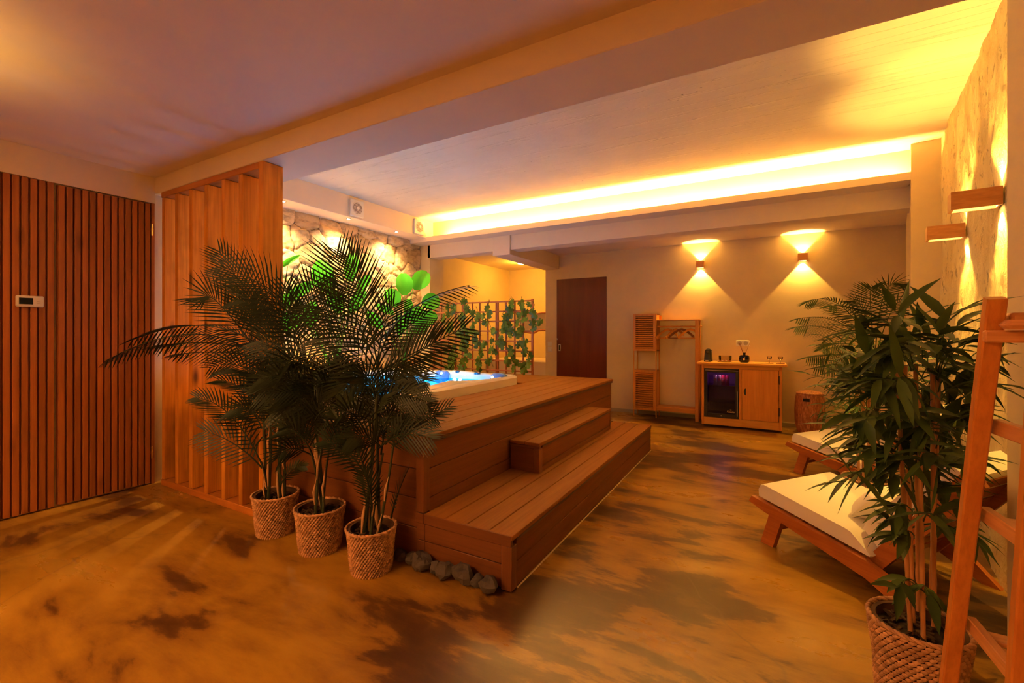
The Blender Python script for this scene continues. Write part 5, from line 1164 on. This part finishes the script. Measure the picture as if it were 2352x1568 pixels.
# second bamboo
c2 = Vector((0.57, 3.72, 0))
b2 = thing('potted_bamboo', 'smaller-looking bamboo standing between the two loungers', 'potted plant', c2)
basket(b2, (c2.x, c2.y, 0), 0.13, 0.1, 0.24, 36)
d2_ = c2.y*math.cos(YAW)-c2.x*math.sin(YAW)
for k in range(4):
    p0 = c2+Vector((0.03*(k-1.5), 0.03*((k*7) % 3-1), 0.2)); p1 = p0+Vector((0.01*(k-1.5), 0, 0.83)); MB().tube([p0.lerp(p1, i/20) for i in range(21)], [0.009+(0.0016 if i % 5 == 0 else 0) for i in range(21)], 8).obj('cane', M['cane'], b2, True)
for k in range(46):
    a = rd.uniform(0, 2*PI); z0 = rd.uniform(0.5, 1.12); p0 = c2+Vector((0, 0, z0)); rr = rd.uniform(.12, .34); p1 = p0+Vector((rr*math.cos(a), rr*math.sin(a), rd.uniform(.0, .25)))
    spray(b2, p0, p1, rd, 9, .13, .019)
# far fern palm
c3 = Vector((0.93, 5.62, 0))
fp = thing('potted_fern_palm', 'feathery palm by the return wall behind the bamboo', 'potted plant', c3)
basket(fp, (c3.x, c3.y, 0), 0.13, 0.1, 0.24, 36)
d3 = c3.y*math.cos(YAW)-c3.x*math.sin(YAW)
MB().tube([c3+Vector((0, 0, 0.2)), c3+Vector((0.01, 0, 0.6)), c3+Vector((0.0, 0, 1.0))], [0.02, 0.016, 0.012], 8).obj('stem', M['palmstem'], fp, True)
for k, (tip, mid) in enumerate((((1830, 733, -.3), (1930, 742, -.15)), ((1828, 752, -.45), (1920, 760, -.3)), ((1852, 695, -.1), (1935, 705, -.05)), ((1905, 703, -.4), (1960, 720, -.2)), ((1852, 822, -.4), (1930, 815, -.2)), ((1870, 845, -.3), (1940, 835, -.15)), ((2072, 655, -.3), (2030, 680, -.2)), ((2078, 690, -.4), (2045, 720, -.3)), ((1960, 690, .1), (1985, 720, .05)), ((1890, 800, -.5), (1950, 790, -.3)), ((2000, 660, -.3), (2000, 710, -.2)))):
    p0 = c3+Vector((0, 0, 0.95)); pm = at(mid[0], mid[1], d3+mid[2]); p2 = at(tip[0], tip[1], d3+tip[2])
    frond(fp, p0, pm, p2, ln=.15, n=42, flat=.35, hang=.35, mat='fern', wdt=.0075, seed=900+k, start=.3)

# ---- ladder shelf
c = 0.42
ls = thing('ladder_shelf', 'oiled wooden A-frame ladder shelf at the right edge', 'shelf', (0.6, 1.4, 0))
def yfor(u, x):
    a = (u-1176)/FPX; th_ = math.atan(a)-YAW; return x/math.tan(th_)
def far_pt(v, ui=None):
    # centre line of far leg: u goes from 2277 at v=690 to 2196 at v=1568
    u = 2286+(2179-2286)*(v-690)/(1568-690); y = yfor(u, c); dd = y*math.cos(YAW)-c*math.sin(YAW); return Vector((c, y, H-(v-HV)/FPX*dd))
pt_t, pt_b = far_pt(684), far_pt(1568); dirv = (pt_b-pt_t); pt_0 = pt_t+dirv*(pt_t.z/(pt_t.z-pt_b.z))
X2 = 0.79
for xx in (c, X2-0.02):
    s = Vector((xx-c, 0, 0))
    MB().bar(pt_0+s+Vector((0, 0, .002)), pt_t+s, 0.032, 0.027, (0, 1, 0.2), 0.003).obj('leg', M['ladder'], ls, True)
def near_pt(v):
    u = 2390+(2340-2390)*(v-900)/(1568-900); y = yfor(u, c+0.02); dd = y*math.cos(YAW)-(c+.02)*math.sin(YAW); return Vector((c+0.02, y, H-(v-HV)/FPX*dd))
q_t, q_b = near_pt(780), near_pt(1568); dq = q_b-q_t; q_0 = q_t+dq*(q_t.z/(q_t.z-q_b.z))
for xx in (0, X2-0.02-c):
    s = Vector((xx, 0, 0)); MB().bar(q_0+s+Vector((0, 0, .002)), q_t+s, 0.032, 0.027, (0, 1, 0.2), 0.003).obj('leg', M['ladder'], ls, True)
def on(a, b_, z): t = (a.z-z)/(a.z-b_.z); return a+(b_-a)*t
for vz in (0.985, 0.765, 0.455, 0.16):
    a, b_ = on(pt_t, pt_0, vz), on(q_t, q_0, vz)
    for xx in (0.034, X2-0.02-c-0.034):
        s = Vector((xx, 0, 0)); MB().bar(a+s+Vector((0, 0.02, 0)), b_+s-Vector((0, 0.02, 0)), 0.02, 0.034, (0, 0, 1), 0.002).obj('shelf_rail', M['ladder_y'], ls, True)
    n = max(3, int(abs(a.y-b_.y)/0.055)); mb = MB()
    for i in range(n):
        y = b_.y+(a.y-b_.y)*(i+0.5)/n; mb.box(c+0.046, X2-0.066, y-0.021, y+0.021, vz-0.006, vz+0.006, 0.002)
    mb.obj('shelf_slats', M['ladder_x'], ls, True)
a = on(pt_t, pt_0, 1.19)
MB().box(c-0.02, X2+0.0, a.y-0.034, a.y-0.018, a.z-0.013, a.z+0.013, 0.004).obj('top_rail', M['ladder_x'], ls, True)
MB().box(c-0.003, X2-0.02, a.y-0.085, a.y-0.036, a.z+0.014, a.z+0.034, 0.009).obj('top_shelf', M['ladder_x'], ls, True)
MB().box(c+0.025, X2-0.02, a.y-0.016, a.y+0.03, a.z+0.028, a.z+0.05, 0.006).obj('top_shelf', M['ladder_x'], ls, True)
